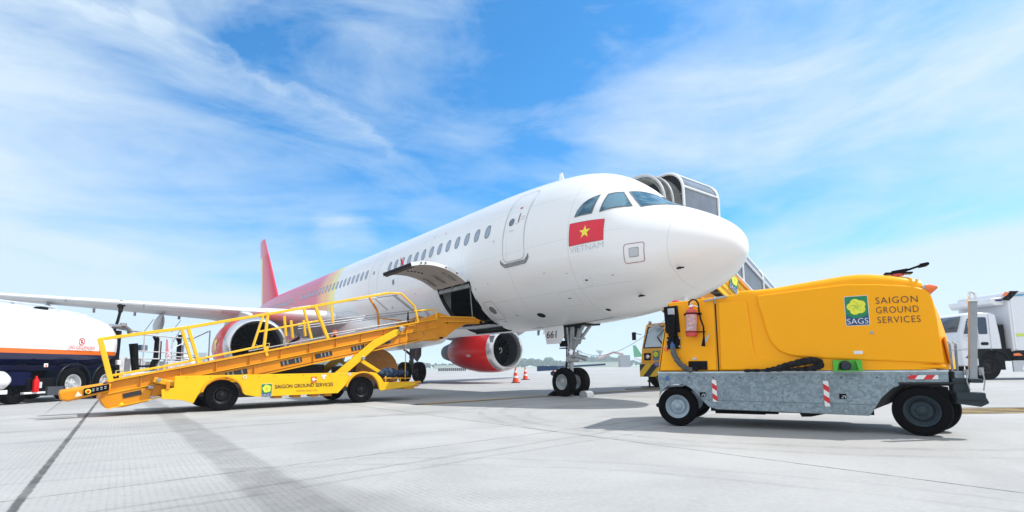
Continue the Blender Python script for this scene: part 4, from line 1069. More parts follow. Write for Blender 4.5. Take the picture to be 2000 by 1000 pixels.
    b.tube(P, rs, n=12); b.build('heat_sleeve', mat('sleeve black', (.022, .023, .026), .8, spec=.1, var=.8, scale=20, bump=1), G, ang=80)
    # wheels
    wheel('wheel', G, (0.01, .12, .257), .257, .17, .150, mat('rim blue grey', (.36, .44, .50), .4, metal=.3, var=.15), side=-1, bolts=5)
    wheel('wheel', G, (0.01, W-.12, .257), .257, .17, .150, mat('rim blue grey', (.36, .44, .50), .4), side=1, bolts=5)
    DR = mat('rim dark', (.035, .055, .070), .5, metal=.1, var=.3, spec=.2)
    wheel('wheel', G, (2.62, .13, .270), .270, .20, .165, DR, side=-1, bolts=5, steer=R(-9), axis=(0, 1, 0))
    wheel('wheel', G, (2.80, .62, .270), .270, .20, .165, DR, side=-1, bolts=5, steer=R(-9))
    b = MB(); b.tube([(2.62, .13, .27), (2.80, .62, .27)], .035); b.box((2.7, .4, .42), (.35, .5, .22)); b.tube([(.01, .1, .257), (.01, W-.1, .257)], .03); b.split('axle', DARK, G)
    b = MB(); b.tube([(2.42, .03, .555), (2.9, .04, .56)], .014, n=8); b.tube([(2.7, .02, .55), (2.7, .025, .52)], .014, n=8); b.tube([(-.235, .02, .27), (-.24, .12, .27)], .03, n=8); b.build('brake_rod', DARK, G)
    # raised tow bar at the rear end
    q = lambda e, n_, z: (e, n_, z)
    b = MB(); b.loft([[(x-.018, y, .60) for x, y in rrect(3.045, 3.112, .0, .07, .010, 3)], [(x+.052, y, 1.44) for x, y in rrect(3.045, 3.112, .0, .07, .010, 3)]])
    m_ = b.build('tow_bar', mat('tow bar grey', (.30, .32, .34), .5, metal=.0, var=.12, scale=5), G, bevel=.004)
    b = MB(); b.box((3.131, .035, 1.45), (.09, .09, .018)); pts = [(3.131+.026*math.cos(a), .035, 1.505+.040*math.sin(a)) for a in np.linspace(R(-60), R(240), 16)]
    b.tube([(3.131+.014, .035, 1.45)]+pts+[(3.131-.014, .035, 1.45)], .013, n=10); b.build('tow_eye', CHR, m_)
    b = MB(); b.box((3.079, .035, .60), (.11, .12, .04)); b.box((3.02, .06, .44), (.24, .18, .08)); b.prism([(2.90, .50), (3.15, .43), (3.17, .37), (3.10, .33), (2.90, .36)], -.0, .12); b.box((2.96, .12, .55), (.14, .18, .16)); b.build('tow_bar_hinge', mat('hinge steel', (.035, .05, .06), .5, metal=.1, var=.3, spec=.2), m_, bevel=.01)
    b = MB(); b.tube([(3.01, -.01, .72), (3.0, -.02, .60), (3.02, -.01, .50)], .006, n=6); b.tube([(3.13, -.01, .72), (3.145, -.02, .60), (3.13, -.01, .50)], .006, n=6); b.box((3.135, .02, .70), (.035, .03, .08)); b.box((3.01, .02, .69), (.04, .03, .06)); b.split('safety_pin', GRYM, m_)
    # extinguisher hanging on the side: a thing of its own
    M = Matrix.Translation((2.151, 6.928, 0)) @ Matrix.Rotation(R(-27.86), 4, 'Z')
    ex = thing('fire_extinguisher', 'red fire extinguisher with black hose hanging on the amber ground power unit', 'fire extinguisher', M @ Vector((.262, -.055, 1.17)), R(-27.86))
    b = MB(); b.lathe([(0, 0), (.0, .062), (.02, .075), (.30, .075), (.345, .062), (.37, .028), (.39, .022), (.39, 0)], (-.008, 0, 0), (.03, 0, 1), n=28); b.build('cylinder', mat('extinguisher red', (.62, .05, .04), .3, coat=.5, var=.1), ex)
    b = MB(); n = 12
    vs = []
    for k in range(n+1):
        a = R(205+130*k/n)
        for z in (.075, .285): vs.append((-.008+.03*z+.0765*math.cos(a), .0765*math.sin(a), z))
    b.add(vs, [(2*k, 2*k+2, 2*k+3, 2*k+1) for k in range(n)]); lb = b.build('label', mat('extinguisher label', (.62, .36, .34), .45, var=.45, scale=26), ex)
    for t, z, w, h in (('TROT', .09, .07, .030), ('ABCDE', .16, .06, .018)):
        if t == 'ABCDE': t = 'FIRE'
        lettering('label_lettering', t, (-.045, -.0765, z), (1, 0, 0), (0, 0, 1), (0, -1, 0), WHITE, lb, w=w, h=h, off=.004)
    b = MB(); b.lathe([(.055, .078), (.065, .078)], (-.008, 0, 0), (.03, 0, 1), n=28); b.lathe([(.295, .078), (.312, .078)], (-.008, 0, 0), (.03, 0, 1), n=28); b.bar((-.10, .03, .30), (.09, .03, .30), .02, .02); b.bar((.06, .03, .06), (.16, .02, .06), .016, .016); b.build('strap', BLK, ex)
    b = MB(); b.box((.0, -.005, .405), (.05, .03, .035)); b.bar((.0, -.01, .42), (.10, -.02, .385), .02, .012); b.bar((-.02, -.01, .435), (.05, -.01, .455), .02, .01); b.build('valve', CHR, ex, bevel=.003)
    b = MB(); pts = [(-.02, -.01, .41), (-.02, -.02, .455), (.02, -.03, .485), (.07, -.03, .475), (.095, -.02, .43), (.10, -.02, .33), (.115, -.02, .22), (.145, -.02, .12), (.142, -.02, -.03)]
    b.tube(pts, .011, n=8); b.build('hose', BLK, ex); b = MB(); b.tube([(.142, -.02, -.02), (.130, -.02, -.13)], [.012, .026], n=10); b.build('nozzle', BLK, ex)
    b = MB(); b.prism([(.15, -.05), (.215, .04), (.20, -.02), (.165, -.09)], -.02, .0); b.build('nozzle_clip', GRYM, ex)
    b = MB(); b.bar((-.10, .055, .30), (.12, .055, .30), .012, .03); b.box((.0, .045, .2), (.04, .02, .3)); b.build('wall_bracket', DARK, ex)
power_unit()

# ================================================================== BELT LOADER
def belt_loader():
    B = thing('belt_loader', 'yellow belt loader with its ramp raised to the open cargo door of the aircraft', 'belt loader', (-5.836, 10.437, 0), R(40.99))
    W = 1.95
    def side(y0, y1):
        b = MB()
        def arch(cx, r, a0, a1, zc=.31, n=10): return [(cx+r*math.cos(R(a0+(a1-a0)*k/n)), zc+r*math.sin(R(a0+(a1-a0)*k/n))) for k in range(n+1)]
        poly = [(-.80, .71), (-.80, .49), (-1.0, .46), (-.985, .285), (-.66, .25), (-.47, .175)]
        poly += [(-.40, .33)]+arch(0.03, .37, 165, 5)+[(.45, .30), (.67, .250), (2.40, .255), (2.56, .42)]
        poly += arch(3.0, .40, 150, 12)+[(3.45, .27), (4.19, .33), (4.40, .36), (4.44, .44), (3.55, .47), (3.46, .60), (3.34, .70), (3.2, .72)]
        b.prism(poly, y0, y1); return b
    sd_ = side(.0, .03).build('side_panel', YELB, B, bevel=.006)
    side(W-.03, W).build('side_panel', YELB, B, bevel=.006)
    # stepped fender flares standing proud of the panel
    for cx, r in ((.03, .36), (3.0, .40)):
        b = MB(); o = []; i_ = []
        for k in range(17):
            a = R(168-160*k/16); o.append((cx+(r+.035)*math.cos(a), .31+(r+.035)*math.sin(a))); i_.append((cx+r*math.cos(a), .31+r*math.sin(a)))
        b.prism(o+i_[::-1], -.035, .02); b.build('wheel_arch', YEL, B)
    b = MB(); b.box((1.3, W/2, .42), (4.4, W-.3, .22)); b.box((1.2, W/2, .30), (2.6, W-.6, .12)); b.box((3.9, W/2, .40), (1.0, W-.1, .10)); b.build('chassis_frame', mat('frame brown', (.06, .04, .03), .6, var=.4), B)
    b = MB()
    for x in (1.15, 1.55, 1.95, 2.25): b.box((x, .35, .235), (.16, .3, .09))
    b.split('underside_box', ORA, B)
    # rear bumper, steps, tow hook at the aircraft end
    b = MB(); b.box((4.28, .3, .36), (.30, .5, .16)); b.box((4.1, .02, .45), (1.0, .03, .04)); b.bar((3.6, .02, .62), (3.6, .02, .45), .03, .03); b.bar((4.0, .02, .58), (4.0, .02, .45), .03, .03); b.bar((3.55, .02, .57), (4.3, .02, .55), .025, .025); b.build('end_bumper', YEL, B, bevel=.01)
    b = MB(); b.box((4.47, .1, .40), (.10, .18, .13)); l_ = b.build('lamp_cluster', ORA, B, bevel=.01)
    b = MB(); b.tube([(4.4, .02, .45), (4.55, .02, .47), (4.56, .02, .38), (4.45, .02, .34)], .012, n=6); b.build('tow_hook', GRYM, B)
    # deck boxes: lamp, plates
    b = MB(); b.box((-.90, -.003, .53), (.06, .03, .14)); b.build('side_lamp_bracket', ORA, B, bevel=.005)
    b = MB(); b.box((1.84, -.004, .575), (.13, .008, .14)); hb = b.build('battery_switch_panel', mat('panel orange', (.62, .18, .02), .5), B)
    b = MB(); b.lathe([(0, .035), (.01, .03), (.012, 0)], (1.83, -.008, .58), (0, -1, 0), n=16); b.box((1.87, -.014, .58), (.06, .01, .014)); b.build('switch_knob', WHITE, hb)
    b = MB(); b.box((2.06, -.004, .66), (.11, .006, .04)); b.box((2.06, -.005, .615), (.05, .006, .06)); b.build('paper_label', mat('label white', (.72, .76, .80), .4), B)
    b = MB()
    for x, z in ((.42, .665), (2.66, .685)): b.lathe([(0, .036), (.008, .036), (.008, .020), (0, .020)], (x, -.002, z), (0, -1, 0), n=18)
    b.split('tie_down_ring', mat('ring white', (.7, .7, .7), .4), B)
    b = MB()
    for x in (-.6, -.2, .7, 1.0, 1.3, 1.6, 2.2, 2.45): b.tube([(x, .0, .675), (x, -.006, .675)], .008, n=6)
    b.split('screw', DARK, B)
    sags_logo(B, (.755, -.003, .245), (1, 0, 0), (0, 0, 1), (0, -1, 0), .20, .265)
    lettering('lettering', 'SAIGON GROUND SERVICES', (1.02, -.001, .405), (1, 0, .012), (0, 0, 1), (0, -1, 0), TXTB, B, w=1.26, h=.082, thin=.012)
    lettering('lettering', 'WWW.SAGS.VN', (1.46, -.001, .315), (1, 0, .01), (0, 0, 1), (0, -1, 0), TXTO, B, w=.46, h=.045, thin=.0)
    # wheels
    DR = mat('rim black', (.006, .0065, .008), .4, var=.3, spec=.3)
    for x in (.03, 3.0):
        for y, s in ((.13, -1), (W-.13, 1)): wheel('wheel', B, (x, y, .31), .31, .20, .165, DR, side=s, bolts=6)
    b = MB(); b.tube([(.03, .1, .31), (.03, W-.1, .31)], .05); b.tube([(3.0, .1, .31), (3.0, W-.1, .31)], .05); b.split('axle', DARK, B)
    # ---------------- ramp (drawn in its side plane, y .25 .. 1.35)
    Y0, Y1 = .25, 1.32
    sl = (2.10-.64)/(5.05+1.76)
    def zt(x): return .66+(x+1.76)*sl      # top edge of the side beam
    dh = .50
    for (y0, y1, nm) in ((Y0, Y0+.04, 'ramp_beam'), (Y1-.04, Y1, 'ramp_beam')):
        b = MB()
        b.prism([(-1.78, zt(-1.78)-.02), (5.25, zt(5.25)-.02), (5.25, zt(5.25)-.50), (3.5, zt(3.5)-.53), (.6, zt(.6)-.49), (-1.20, zt(-1.2)-.46), (-1.81, zt(-1.8)-.48)], y0, y1)
        o = b.build(nm, ORA, B, bevel=.004)  # deeper than the chassis yellow: the ramp's shade is put into its colour
        if y0 == Y0: beam = o
    # flanges and stiffeners on the near beam
    b = MB()
    for off, h_, pr in ((0, .035, .07), (-.235, .018, .045), (-.50, .022, .05)):
        x0, x1 = -1.78, 5.2
        b.add([(x0, Y0-pr, zt(x0)+off), (x1, Y0-pr, zt(x1)+off), (x1, Y0+.0, zt(x1)+off), (x0, Y0+.0, zt(x0)+off),
               (x0, Y0-pr, zt(x0)+off-h_), (x1, Y0-pr, zt(x1)+off-h_), (x1, Y0+.0, zt(x1)+off-h_), (x0, Y0+.0, zt(x0)+off-h_)], [(0, 1, 2, 3), (4, 5, 6, 7), (0, 1, 5, 4), (0, 4, 7, 3), (1, 2, 6, 5)])
    b.split('beam_flange', YEL, beam)
    b = MB()
    for off in (-.040, -.258, -.478): b.bar((-1.74, Y0-.004, zt(-1.74)+off), (5.1, Y0-.004, zt(5.1)+off), .006, .012)
    b.split('flange_shadow', mat('flange shadow brown', (.10, .04, .003), .6), beam)  # thin dark strips painted along the flanges as their shadow lines
    b = MB()
    for k in range(11):
        x = -1.3+.62*k
        b.box((x, Y0-.02, zt(x)-.13), (.012, .04, .20))
        if k % 2: b.box((x+.1, Y0-.015, zt(x+.1)-.37), (.012, .03, .23))
    b.split('beam_rib', ORA, beam)
    # roller windows in the lower band
    b1, b2 = MB(), MB(); th = math.atan(sl)
    for x, L_ in ((-1.45, .26), (.32, .42), (1.42, .46), (2.14, .40), (3.0, .40), (3.72, .26), (4.75, .17)):
        z = zt(x)-.36
        b1.box((x, Y0-.002, z), (L_, .012, .105), rot=(0, -th, 0))
        for k in range(int(L_/.085)):
            xx = x-L_/2+.06+k*.085; zz = zt(xx)-.36
            if (k*7+int(x*3)) % 4 != 2: b2.box((xx, Y0-.010, zz), (.030, .010, .095), rot=(0, -th, 0))
    sw = b1.split('roller_slot', mat('slot dark', (.02, .02, .022), .5), beam); b2.split('roller', mat('roller grey', (.26, .26, .25), .45, metal=.3, var=.4, scale=30), beam)
    # belt bed
    b = MB(); b.prism([(-1.80, zt(-1.8)-.05), (5.25, zt(5.25)-.05), (5.25, zt(5.25)-.12), (-1.80, zt(-1.8)-.12)], Y0+.05, Y1-.05); b.prism([(-1.6, zt(-1.6)-.40), (5.0, zt(5.0)-.40), (5.0, zt(5.0)-.43), (-1.6, zt(-1.6)-.43)], Y0+.05, Y1-.05)
    b.build('conveyor_belt', mat('belt rubber', (.03, .03, .032), .8), B)
    # upper head that reaches the door
    b = MB(); head = [(5.05, 2.22), (5.28, 2.31), (5.62, 2.235), (6.55, 2.225), (6.66, 2.19), (6.90, 2.12), (6.62, 2.06), (6.20, 2.03), (5.82, 1.86), (5.45, 1.60), (5.20, 1.53), (4.9, 1.52), (4.6, 1.55), (4.6, 2.05)]
    b.prism(head, Y0-.015, Y0+.05); b.prism(head, Y1-.05, Y1+.015); b.build('head_plate', ORA, B, bevel=.012)
    b = MB(); b.prism([(5.3, 2.14), (6.6, 2.15), (6.85, 2.10), (6.6, 2.03), (5.4, 1.9)], Y0+.06, Y1-.06); b.build('head_belt', mat('belt rubber', (.03, .03, .032), .8), B)
    b = MB(); b.tube([(6.72, Y0-.03, 2.11), (6.72, Y1+.03, 2.11)], .045, n=14); b.build('head_roller', BLK, B)
    b = MB(); b.bar((5.3, Y0-.03, 2.20), (6.5, Y0-.03, 2.235), .05, .035); b.bar((5.4, Y0-.04, 2.06), (6.45, Y0-.04, 2.12), .04, .03); b.box((5.36, Y0-.03, 2.02), (.05, .03, .05)); b.build('head_rail', YEL, B, bevel=.008)
    b = MB(); b.lathe([(0, .03), (.02, .02), (.02, 0)], (5.55, Y0-.02, 2.05), (0, -1, 0), n=12); b.box((5.35, Y0-.02, 1.62), (.1, .02, .05)); b.build('head_fitting', DARK, B)
    # tail box and console arm at the low end
    b = MB()
    b.prism([(-1.90, .33), (-1.81, .16), (-1.55, .155), (-1.17, .245), (-1.11, .44), (-1.30, .52), (-1.85, .43)], Y0-.03, Y1+.03)
    tb = b.build('tail_box', ORA, B, bevel=.012)
    b = MB(); b.box((-1.42, Y0-.035, .39), (.28, .012, .085), rot=(0, -th, 0)); b.build('tail_slot', mat('slot dark', (.02, .02, .022), .5), tb)
    b = MB(); b.prism([(-1.62, .185), (-1.50, .19), (-1.57, .255)], Y0-.040, Y0-.034); b.build('warning_triangle', mat('warning yellow', (.85, .62, .02), .4), tb)
    b = MB(); b.prism([(-2.46, .47), (-2.43, .33), (-2.32, .30), (-1.75, .45), (-1.74, .60), (-2.30, .505)], Y0-.10, Y0+.10); b.prism([(-2.46, .47), (-2.43, .33), (-2.32, .30), (-1.75, .45), (-1.74, .60), (-2.30, .505)], Y1-.10, Y1+.10); ca = b.build('console_arm', ORA, B, bevel=.03)
    b = MB(); b.prism([(-2.12, .518), (-1.77, .592), (-1.77, .475), (-2.12, .395)], Y0-.115, Y0-.095); cp_ = b.build('control_panel', BLK, ca)
    b = MB(); b.lathe([(0, .042), (.012, .042), (.012, 0)], (-2.06, Y0-.112, .465), (0, -1, 0), n=18); b.build('stop_button_ring', LYEL, ca)
    b = MB(); b.lathe([(0, .022), (.03, .024), (.034, 0)], (-2.06, Y0-.122, .465), (0, -1, 0), n=16); b.build('stop_button', RED, ca)
    b = MB()
    for k in range(4):
        for j in range(2): b.box((-1.99+.055*k, Y0-.117, .475+.013*k+.03*j), (.028, .01, .012))
    b.split('button', LGREY, ca)
    b = MB(); b.prism([(-2.235, .375), (-2.135, .40), (-2.205, .475)], Y0-.105, Y0-.100); b.build('warning_sign', mat('sign cream', (.80, .70, .55), .4), ca)
    # link between ramp foot and chassis
    b = MB(); b.bar((-1.15, .4, .40), (-.75, .3, .42), .2, .06); b.bar((-1.10, .5, .60), (-.7, .4, .62), .06, .05); b.box((-.95, .15, .60), (.35, .15, .10), rot=(0, .3, 0)); b.build('foot_link', YEL, B, bevel=.01)
    b = MB(); b.tube([(-1.04, .05, .645), (-1.04, .30, .645)], .035, n=14); b.box((-1.15, .18, .51), (.08, .02, .05)); b.build('pivot_pin', GRYM, B)
    # lift arms
    for y in (Y0-.09, Y1+.05):
        b = MB(); b.prism([(2.36, .70), (3.30, 1.47), (3.90, 1.78), (4.06, 1.80), (4.10, 1.73), (3.98, 1.63), (3.40, 1.32), (2.62, .66)], y, y+.05); a_ = b.build('lift_arm', YELB, B, bevel=.008)
        b = MB(); b.prism([(3.05, 1.10), (3.15, 1.0), (3.66, .70), (3.55, .66), (3.0, .98)], y+.055, y+.095); b.build('brace_arm', YELB, a_, bevel=.006)
        b = MB(); b.tube([(3.07, y-.03, 1.06), (3.07, y+.12, 1.06)], .045, n=16); b.tube([(4.08, y-.05, 1.80), (4.08, y+.12, 1.80)], .06, n=16); b.box((4.12, y+.02, 1.84), (.16, .08, .06)); b.build('pivot_pin', GRYM, a_, bevel=.006)
    b = MB(); b.tube([(4.24, Y0-.10, 1.78), (4.22, Y0-.10, 1.3), (4.20, Y0-.12, .5)], .012, n=6); b.tube([(4.3, Y0-.08, 1.90), (4.5, Y0-.08, 1.93), (4.52, Y0-.08, 2.05)], .008, n=6); b.build('prop_rod', YEL, B)
    # engine hood on the far side and cloth on the near end
    b = MB(); hood = [(3.25, .70)]+[(3.95+.62*math.cos(R(a)), .72+.62*math.sin(R(a))) for a in range(150, -1, -12)]+[(4.55, .45), (3.3, .45)]
    b.prism(hood, 1.15, 1.75); b.build('engine_hood', mat('hood brown orange', (.60, .22, .01), .45, var=.2), B, bevel=.03)
    b = MB(); b.box((1.6, 1.2, .80), (1.6, .7, .25)); b.box((2.9, .9, .78), (.4, .6, .2)); b.build('pump_housing', mat('housing dark', (.05, .03, .02), .6, var=.5, scale=7), B, bevel=.02)
    # ---------------- hand rails, near side
    RB = mat('rail yellow', (.90, .50, .004), .36, coat=.25, var=.1, scale=5)
    def rail(pts, w, name='hand_rail', y=Y0-.03, m=RB, h=None):
        b = MB()
        for p, q in zip(pts, pts[1:]): b.bar((p[0], y, p[1]), (q[0], y, q[1]), w, h or w)
        return b.build(name, m, B, bevel=.008)
    rail([(-1.965, 1.39), (-.60, 1.66), (1.8, 2.235), (3.75, 2.72)], .060)
    rail([(3.75, 2.72), (4.12, 2.735), (4.52, 2.42), (4.62, 2.02)], .045)
    rail([(-1.95, 1.41), (-1.745, .62)], .085, 'rail_post')
    for p, q, w in (((-.70, 1.63), (-.50, .98), .06), ((-.59, 1.65), (-.37, .93), .065), ((.79, 1.99), (.60, 1.27), .05), ((.88, 2.02), (.83, 1.30), .06), ((.83, 1.32), (.90, 1.10), .06), ((1.64, 2.19), (1.84, 1.50), .055), ((1.90, 2.25), (2.22, 1.50), .075), ((2.27, 2.29), (2.33, 1.87), .05)):
        b = MB(); b.bar((p[0], Y0-.03, p[1]), (q[0], Y0-.03, q[1]), w, w*.9); b.build('rail_post', RB, B, bevel=.006)
    rail([(-1.73, .74), (-1.0, .885), (.65, 1.285), (.85, 1.335)], .042, 'toe_rail')
    rail([(.70, 1.62), (1.85, 1.89), (2.05, 1.93)], .042, 'mid_rail')
    for x in (-1.62, -.95, -.34, .9): 
        b = MB(); b.box((x, Y0-.03, zt(x)+.035), (.035, .03, .11)); b.build('rail_clamp', RB, B, bevel=.004)
    b = MB()
    for x in (-1.62, .95, 1.35):
        z = zt(x)+.02; b.tube([(x-.05, Y0+.2, z), (x-.05, Y0+.2, z+.11), (x+.05, Y0+.2, z+.13), (x+.05, Y0+.2, z+.02)], .010, n=6)
    b.split('grab_hoop', mat('hoop cream', (.75, .62, .25), .4), B)
    # hook rail at the head
    b = MB(); b.tube([(4.50, Y0-.03, 2.30), (5.05, Y0-.03, 2.38), (5.17, Y0-.03, 2.35), (5.20, Y0-.03, 2.08)], .022, n=10); b.build('head_hoop', RB, B)
    # far side: grey telescopic rails with a few amber posts
    GR = mat('rail grey', (.46, .48, .50), .4, metal=.4, var=.3, scale=25)
    def farrail(pts, r, y): 
        b = MB(); b.tube([(x, y, z) for x, z in pts], r, n=8); b.build('slide_rail', GR, B)
    farrail([(1.9, 1.86), (5.35, 2.44)], .016, Y1); farrail([(1.9, 1.93), (5.35, 2.50)], .012, Y1); farrail([(1.9, 1.80), (4.6, 2.27)], .012, Y1); farrail([(1.7, 2.30), (4.6, 2.86)], .012, Y1)
    farrail([(.8, 1.24), (5.0, 2.14)], .014, Y1); farrail([(2.2, 1.62), (5.2, 2.20)], .012, Y0+.08)
    farrail([(4.45, 2.85), (5.15, 2.40)], .014, Y1); farrail([(4.52, 2.85), (5.22, 2.40)], .014, Y1); farrail([(5.45, 2.50), (5.75, 2.18)], .012, Y1); farrail([(5.52, 2.50), (5.82, 2.18)], .012, Y1); farrail([(3.9, 2.72), (4.3, 2.42)], .014, Y1)
    for p, q in (((3.75, 2.72), (3.98, 2.40)), ((4.02, 2.20), (4.04, 1.95)), ((3.98, 2.40), (4.02, 2.2))):
        b = MB(); b.bar((p[0], Y1, p[1]), (q[0], Y1, q[1]), .05, .05); b.build('far_post', ORA, B, bevel=.006)
    b = MB(); b.bar((4.05, Y1, 2.18), (4.75, Y1, 2.14), .03, .03); b.build('far_post', ORA, B)
    b = MB(); b.tube([(4.42, Y0+.15, 2.30), (4.42, Y0+.15, 2.08)], [.012, .030], n=10); b.tube([(4.42, Y0+.15, 2.08), (4.44, Y0+.15, 2.0)], [.030, .012], n=10); b.build('stop_lever', BLK, B)
    for x, z0, z1 in ((1.62, 1.60, 2.10), (1.78, 1.56, 2.0), (2.08, 1.62, 2.02)):
        b = MB(); b.bar((x, Y1, z0), (x-.06, Y1, z1), .055, .055); b.build('far_post', RB, B, bevel=.008)
    # warning beacon on the deck
    b = MB(); b.tube([(2.78, Y1-.1, 1.66), (2.78, Y1-.1, 1.80)], .045, n=14); b.build('beacon', ORL, B); b = MB(); b.tube([(2.78, Y1-.1, 1.60), (2.78, Y1-.1, 1.67)], .035, n=12); b.build('beacon_foot', BLK, B)
    # folded rain cover, a thing of its own
    M = Matrix.Translation((-5.836, 10.437, 0)) @ Matrix.Rotation(R(40.99), 4, 'Z')
    b = MB(); random.seed(11); nu, nv = 34, 16; vs = []
    for i in range(nu):
        for j in range(nv):
            u = i/(nu-1); a = 2*math.pi*j/nv; r = (.15+.03*math.sin(i*1.3)+.02*math.sin(j*2.1+i*.9))*math.sin(math.pi*min(.999, max(.001, u)))**.45
            vs.append((-.42+.84*u+.02*math.sin(j*3+i), .9*r*math.cos(a)*1.1, .70*r*math.sin(a)*(1+.35*math.sin(u*7))+.02*math.sin(i*2.2+j)))
    b.add(vs, [(i*nv+j, i*nv+(j+1) % nv, (i+1)*nv+(j+1) % nv, (i+1)*nv+j) for i in range(nu-1) for j in range(nv)]+[tuple(range(nv)), tuple(range((nu-1)*nv, nu*nv))])
    o = b.build('rain_cover', BLUEC, loc=None, ang=70); o.matrix_world = M @ Matrix.Translation((3.92, .22, .685)); tag(o, 'bundled dark blue cloth cover lying on the end of the yellow belt loader', 'cloth cover')
belt_loader()

# ================================================================== REFUELLING TRUCK
def fuel_truck():
    F = thing('fuel_truck', 'white and navy aircraft refuelling tanker with an orange stripe, parked under the wing', 'fuel truck', (-12.65, 15.0, 0), 0)
    TW = mat('tank white', (.80, .81, .82), .25, coat=.5, var=.03)
    # local: x from 0 (near side) to -2.5 (far side), y = depth - 15
    def sec(y, w, zb, zt, e=.62, cx=-1.25, n=40):
        out = []
        for k in range(n):
            a = 2*math.pi*k/n; c, s = math.cos(a), math.sin(a)
            out.append((cx+w/2*math.copysign(abs(c)**e, c), y, (zb+zt)/2+(zt-zb)/2*math.copysign(abs(s)**(e+.12), s)))
        return out
    def tankmat():
        m, nt, p = principled('tank paint'); b = NB(nt); vec, x, y, z = b.xyz()
        z2 = z
        c = b.mix(b.m('GREATER_THAN', z2, 1.315), (.001, .006, .060), (.85, .17, .01)); c = b.mix(b.m('GREATER_THAN', z2, 1.435), c, (.82, .83, .84))
        b.L.new(c, p.inputs['Base Color']); p.inputs['Roughness'].default_value = .22; p.inputs['Coat Weight'].default_value = .6
        return m
    b = MB(); rings = [sec(y, w, zb, zt) for y, w, zb, zt in ((-9, 2.5, .80, 2.62), (.3, 2.5, .80, 2.62), (1.0, 2.47, .82, 2.58), (1.45, 2.40, .86, 2.50), (1.72, 2.22, .93, 2.36), (1.92, 1.8, 1.05, 2.12), (2.0, 1.2, 1.3, 1.9))]
    b.loft(rings); tank = b.build('tank', tankmat(), F, ang=60)
    b = MB(); b.box((-1.6, -3.5, 2.66), (.9, 9, .10)); b.box((-.9, .55, 2.60), (.35, .7, .07)); b.tube([(-.75, -8, 2.72), (-.75, .1, 2.70)], .025, n=8); b.box((-.7, .9, 2.55), (.15, .3, .08)); b.build('top_walkway', LGREY, F, bevel=.01)
    b = MB(); b.lathe([(0, .16), (.07, .16), (.09, .1), (.09, 0)], (-.9, -.25, 2.60), (0, 0, 1), n=20); b.box((-.95, .95, 2.56), (.2, .22, .10)); b.build('manhole_cover', DARK, F, bevel=.01)
    lettering('lettering', 'NO CELLPHONE', (.004, -.28, 1.475), (0, 1, 0), (0, 0, 1), (1, 0, 0), TXTR, tank, w=.90, h=.095, thin=.012, off=.035)
    lettering('lettering', 'FLAMMABLE', (-.09, -1.75, 2.28), (0, 1, 0), (0, 0, 1), (1, 0, .3), mat('red lettering pale', (.72, .45, .45), .5), tank, w=.8, h=.07, off=.02)
    b = MB(); nrm = 24
    b.tube([(.006, .17+.10*math.cos(t), 1.70+.10*math.sin(t)) for t in np.linspace(0, 2*math.pi, 25)], .008, n=6); b.tube([(.006, .10, 1.77), (.006, .24, 1.63)], .008, n=6); b.box((.004, .17, 1.70), (.006, .045, .10)); b.build('no_phone_sign', TXTR, tank)
    b = MB(); b.box((.0, .95, 1.505), (.012, .16, .06)); b.build('shield_mark', mat('mark teal', (.02, .35, .30), .5), tank)
    # chassis, skirts, fenders, wheels
    FR = mat('truck black', (.004, .005, .008), .45, spec=.12, var=.3, scale=5)
    b = MB(); b.box((-1.25, -3.2, .72), (1.2, 10.5, .28)); b.box((-.12, -.95, .50), (.18, .9, .32)); b.build('chassis', FR, F, bevel=.02)
    b = MB(); b.add([(-.02, -9, 1.0), (-.02, .9, 1.0), (-.10, .9, .86), (-.10, -9, .86)], [(0, 1, 2, 3)]); b.box((-.3, -1.9, .66), (.5, 1.2, .34)); b.build('side_skirt', NAVY, F)
    for y in (0.0, 1.22):
        for x, s in ((-.14, 1), (-2.36, -1)): wheel('wheel', F, (x, y, .47), .47, .30, .27, mat('truck rim', (.62, .64, .66), .35, metal=.4, var=.2), side=s, bolts=8, axis=(1, 0, 0))
        for x0, x1 in ((-.36, .02), (-2.52, -2.14)):
            b = MB(); o = [(y+.60*math.cos(R(a)), .47+.60*math.sin(R(a))) for a in range(-5, 186, 10)]; i_ = [(y+.56*math.cos(R(a)), .47+.56*math.sin(R(a))) for a in range(185, -6, -10)]
            b.prism(o+i_, x0, x1, axes='yz'); b.build('mudguard', mat('mudguard black', (.004, .009, .018), .3, spec=.3), F, bevel=.01)
    for y in (-3.0,):
        wheel('wheel', F, (-.14, y, .47), .47, .30, .27, mat('truck rim', (.62, .64, .66), .35), side=1, bolts=8, axis=(1, 0, 0))
    wheel('wheel', F, (-.25, -1.55, .36), .36, .24, .18, FR, side=1, axis=(1, 0, 0)); wheel('wheel', F, (-.25, -2.2, .36), .36, .24, .18, FR, side=1, axis=(1, 0, 0))
    b = MB(); b.box((-.10, -.62, .30), (.30, .50, .24)); b.build('battery_box', mat('box dark grey', (.05, .06, .075), .5, var=.3, scale=14), F, bevel=.01)
    b = MB(); b.box((-.04, -1.2, .275), (.10, .62, .05)); b.build('bump_rail', WHITE, F, bevel=.006)
    b = MB(); b.tube([(-.14, -3.3, .62), (-.14, -2.02, .62), (-.14, -1.86, .62), (-.14, -1.80, .62)], [.235, .235, .13, .02], n=24); b.box((-.10, -2.5, .33), (.2, 1.1, .10)); at = b.build('air_tank', WHITE, F, ang=50)
    b = MB(); b.box((.095, -2.45, .52), (.01, .22, .14)); b.build('tank_label', mat('label red', (.65, .12, .10), .5), at)
    b = MB(); b.lathe([(0, 0), (0, .07), (.30, .07), (.36, .03), (.42, .03), (.42, 0)], (.03, -1.22, .30), (0, 0, 1), n=18); ex = b.build('extinguisher', RED, F); b = MB(); b.box((.105, -1.16, .48), (.01, .07, .16)); b.build('extinguisher_label', LGREY, ex); 
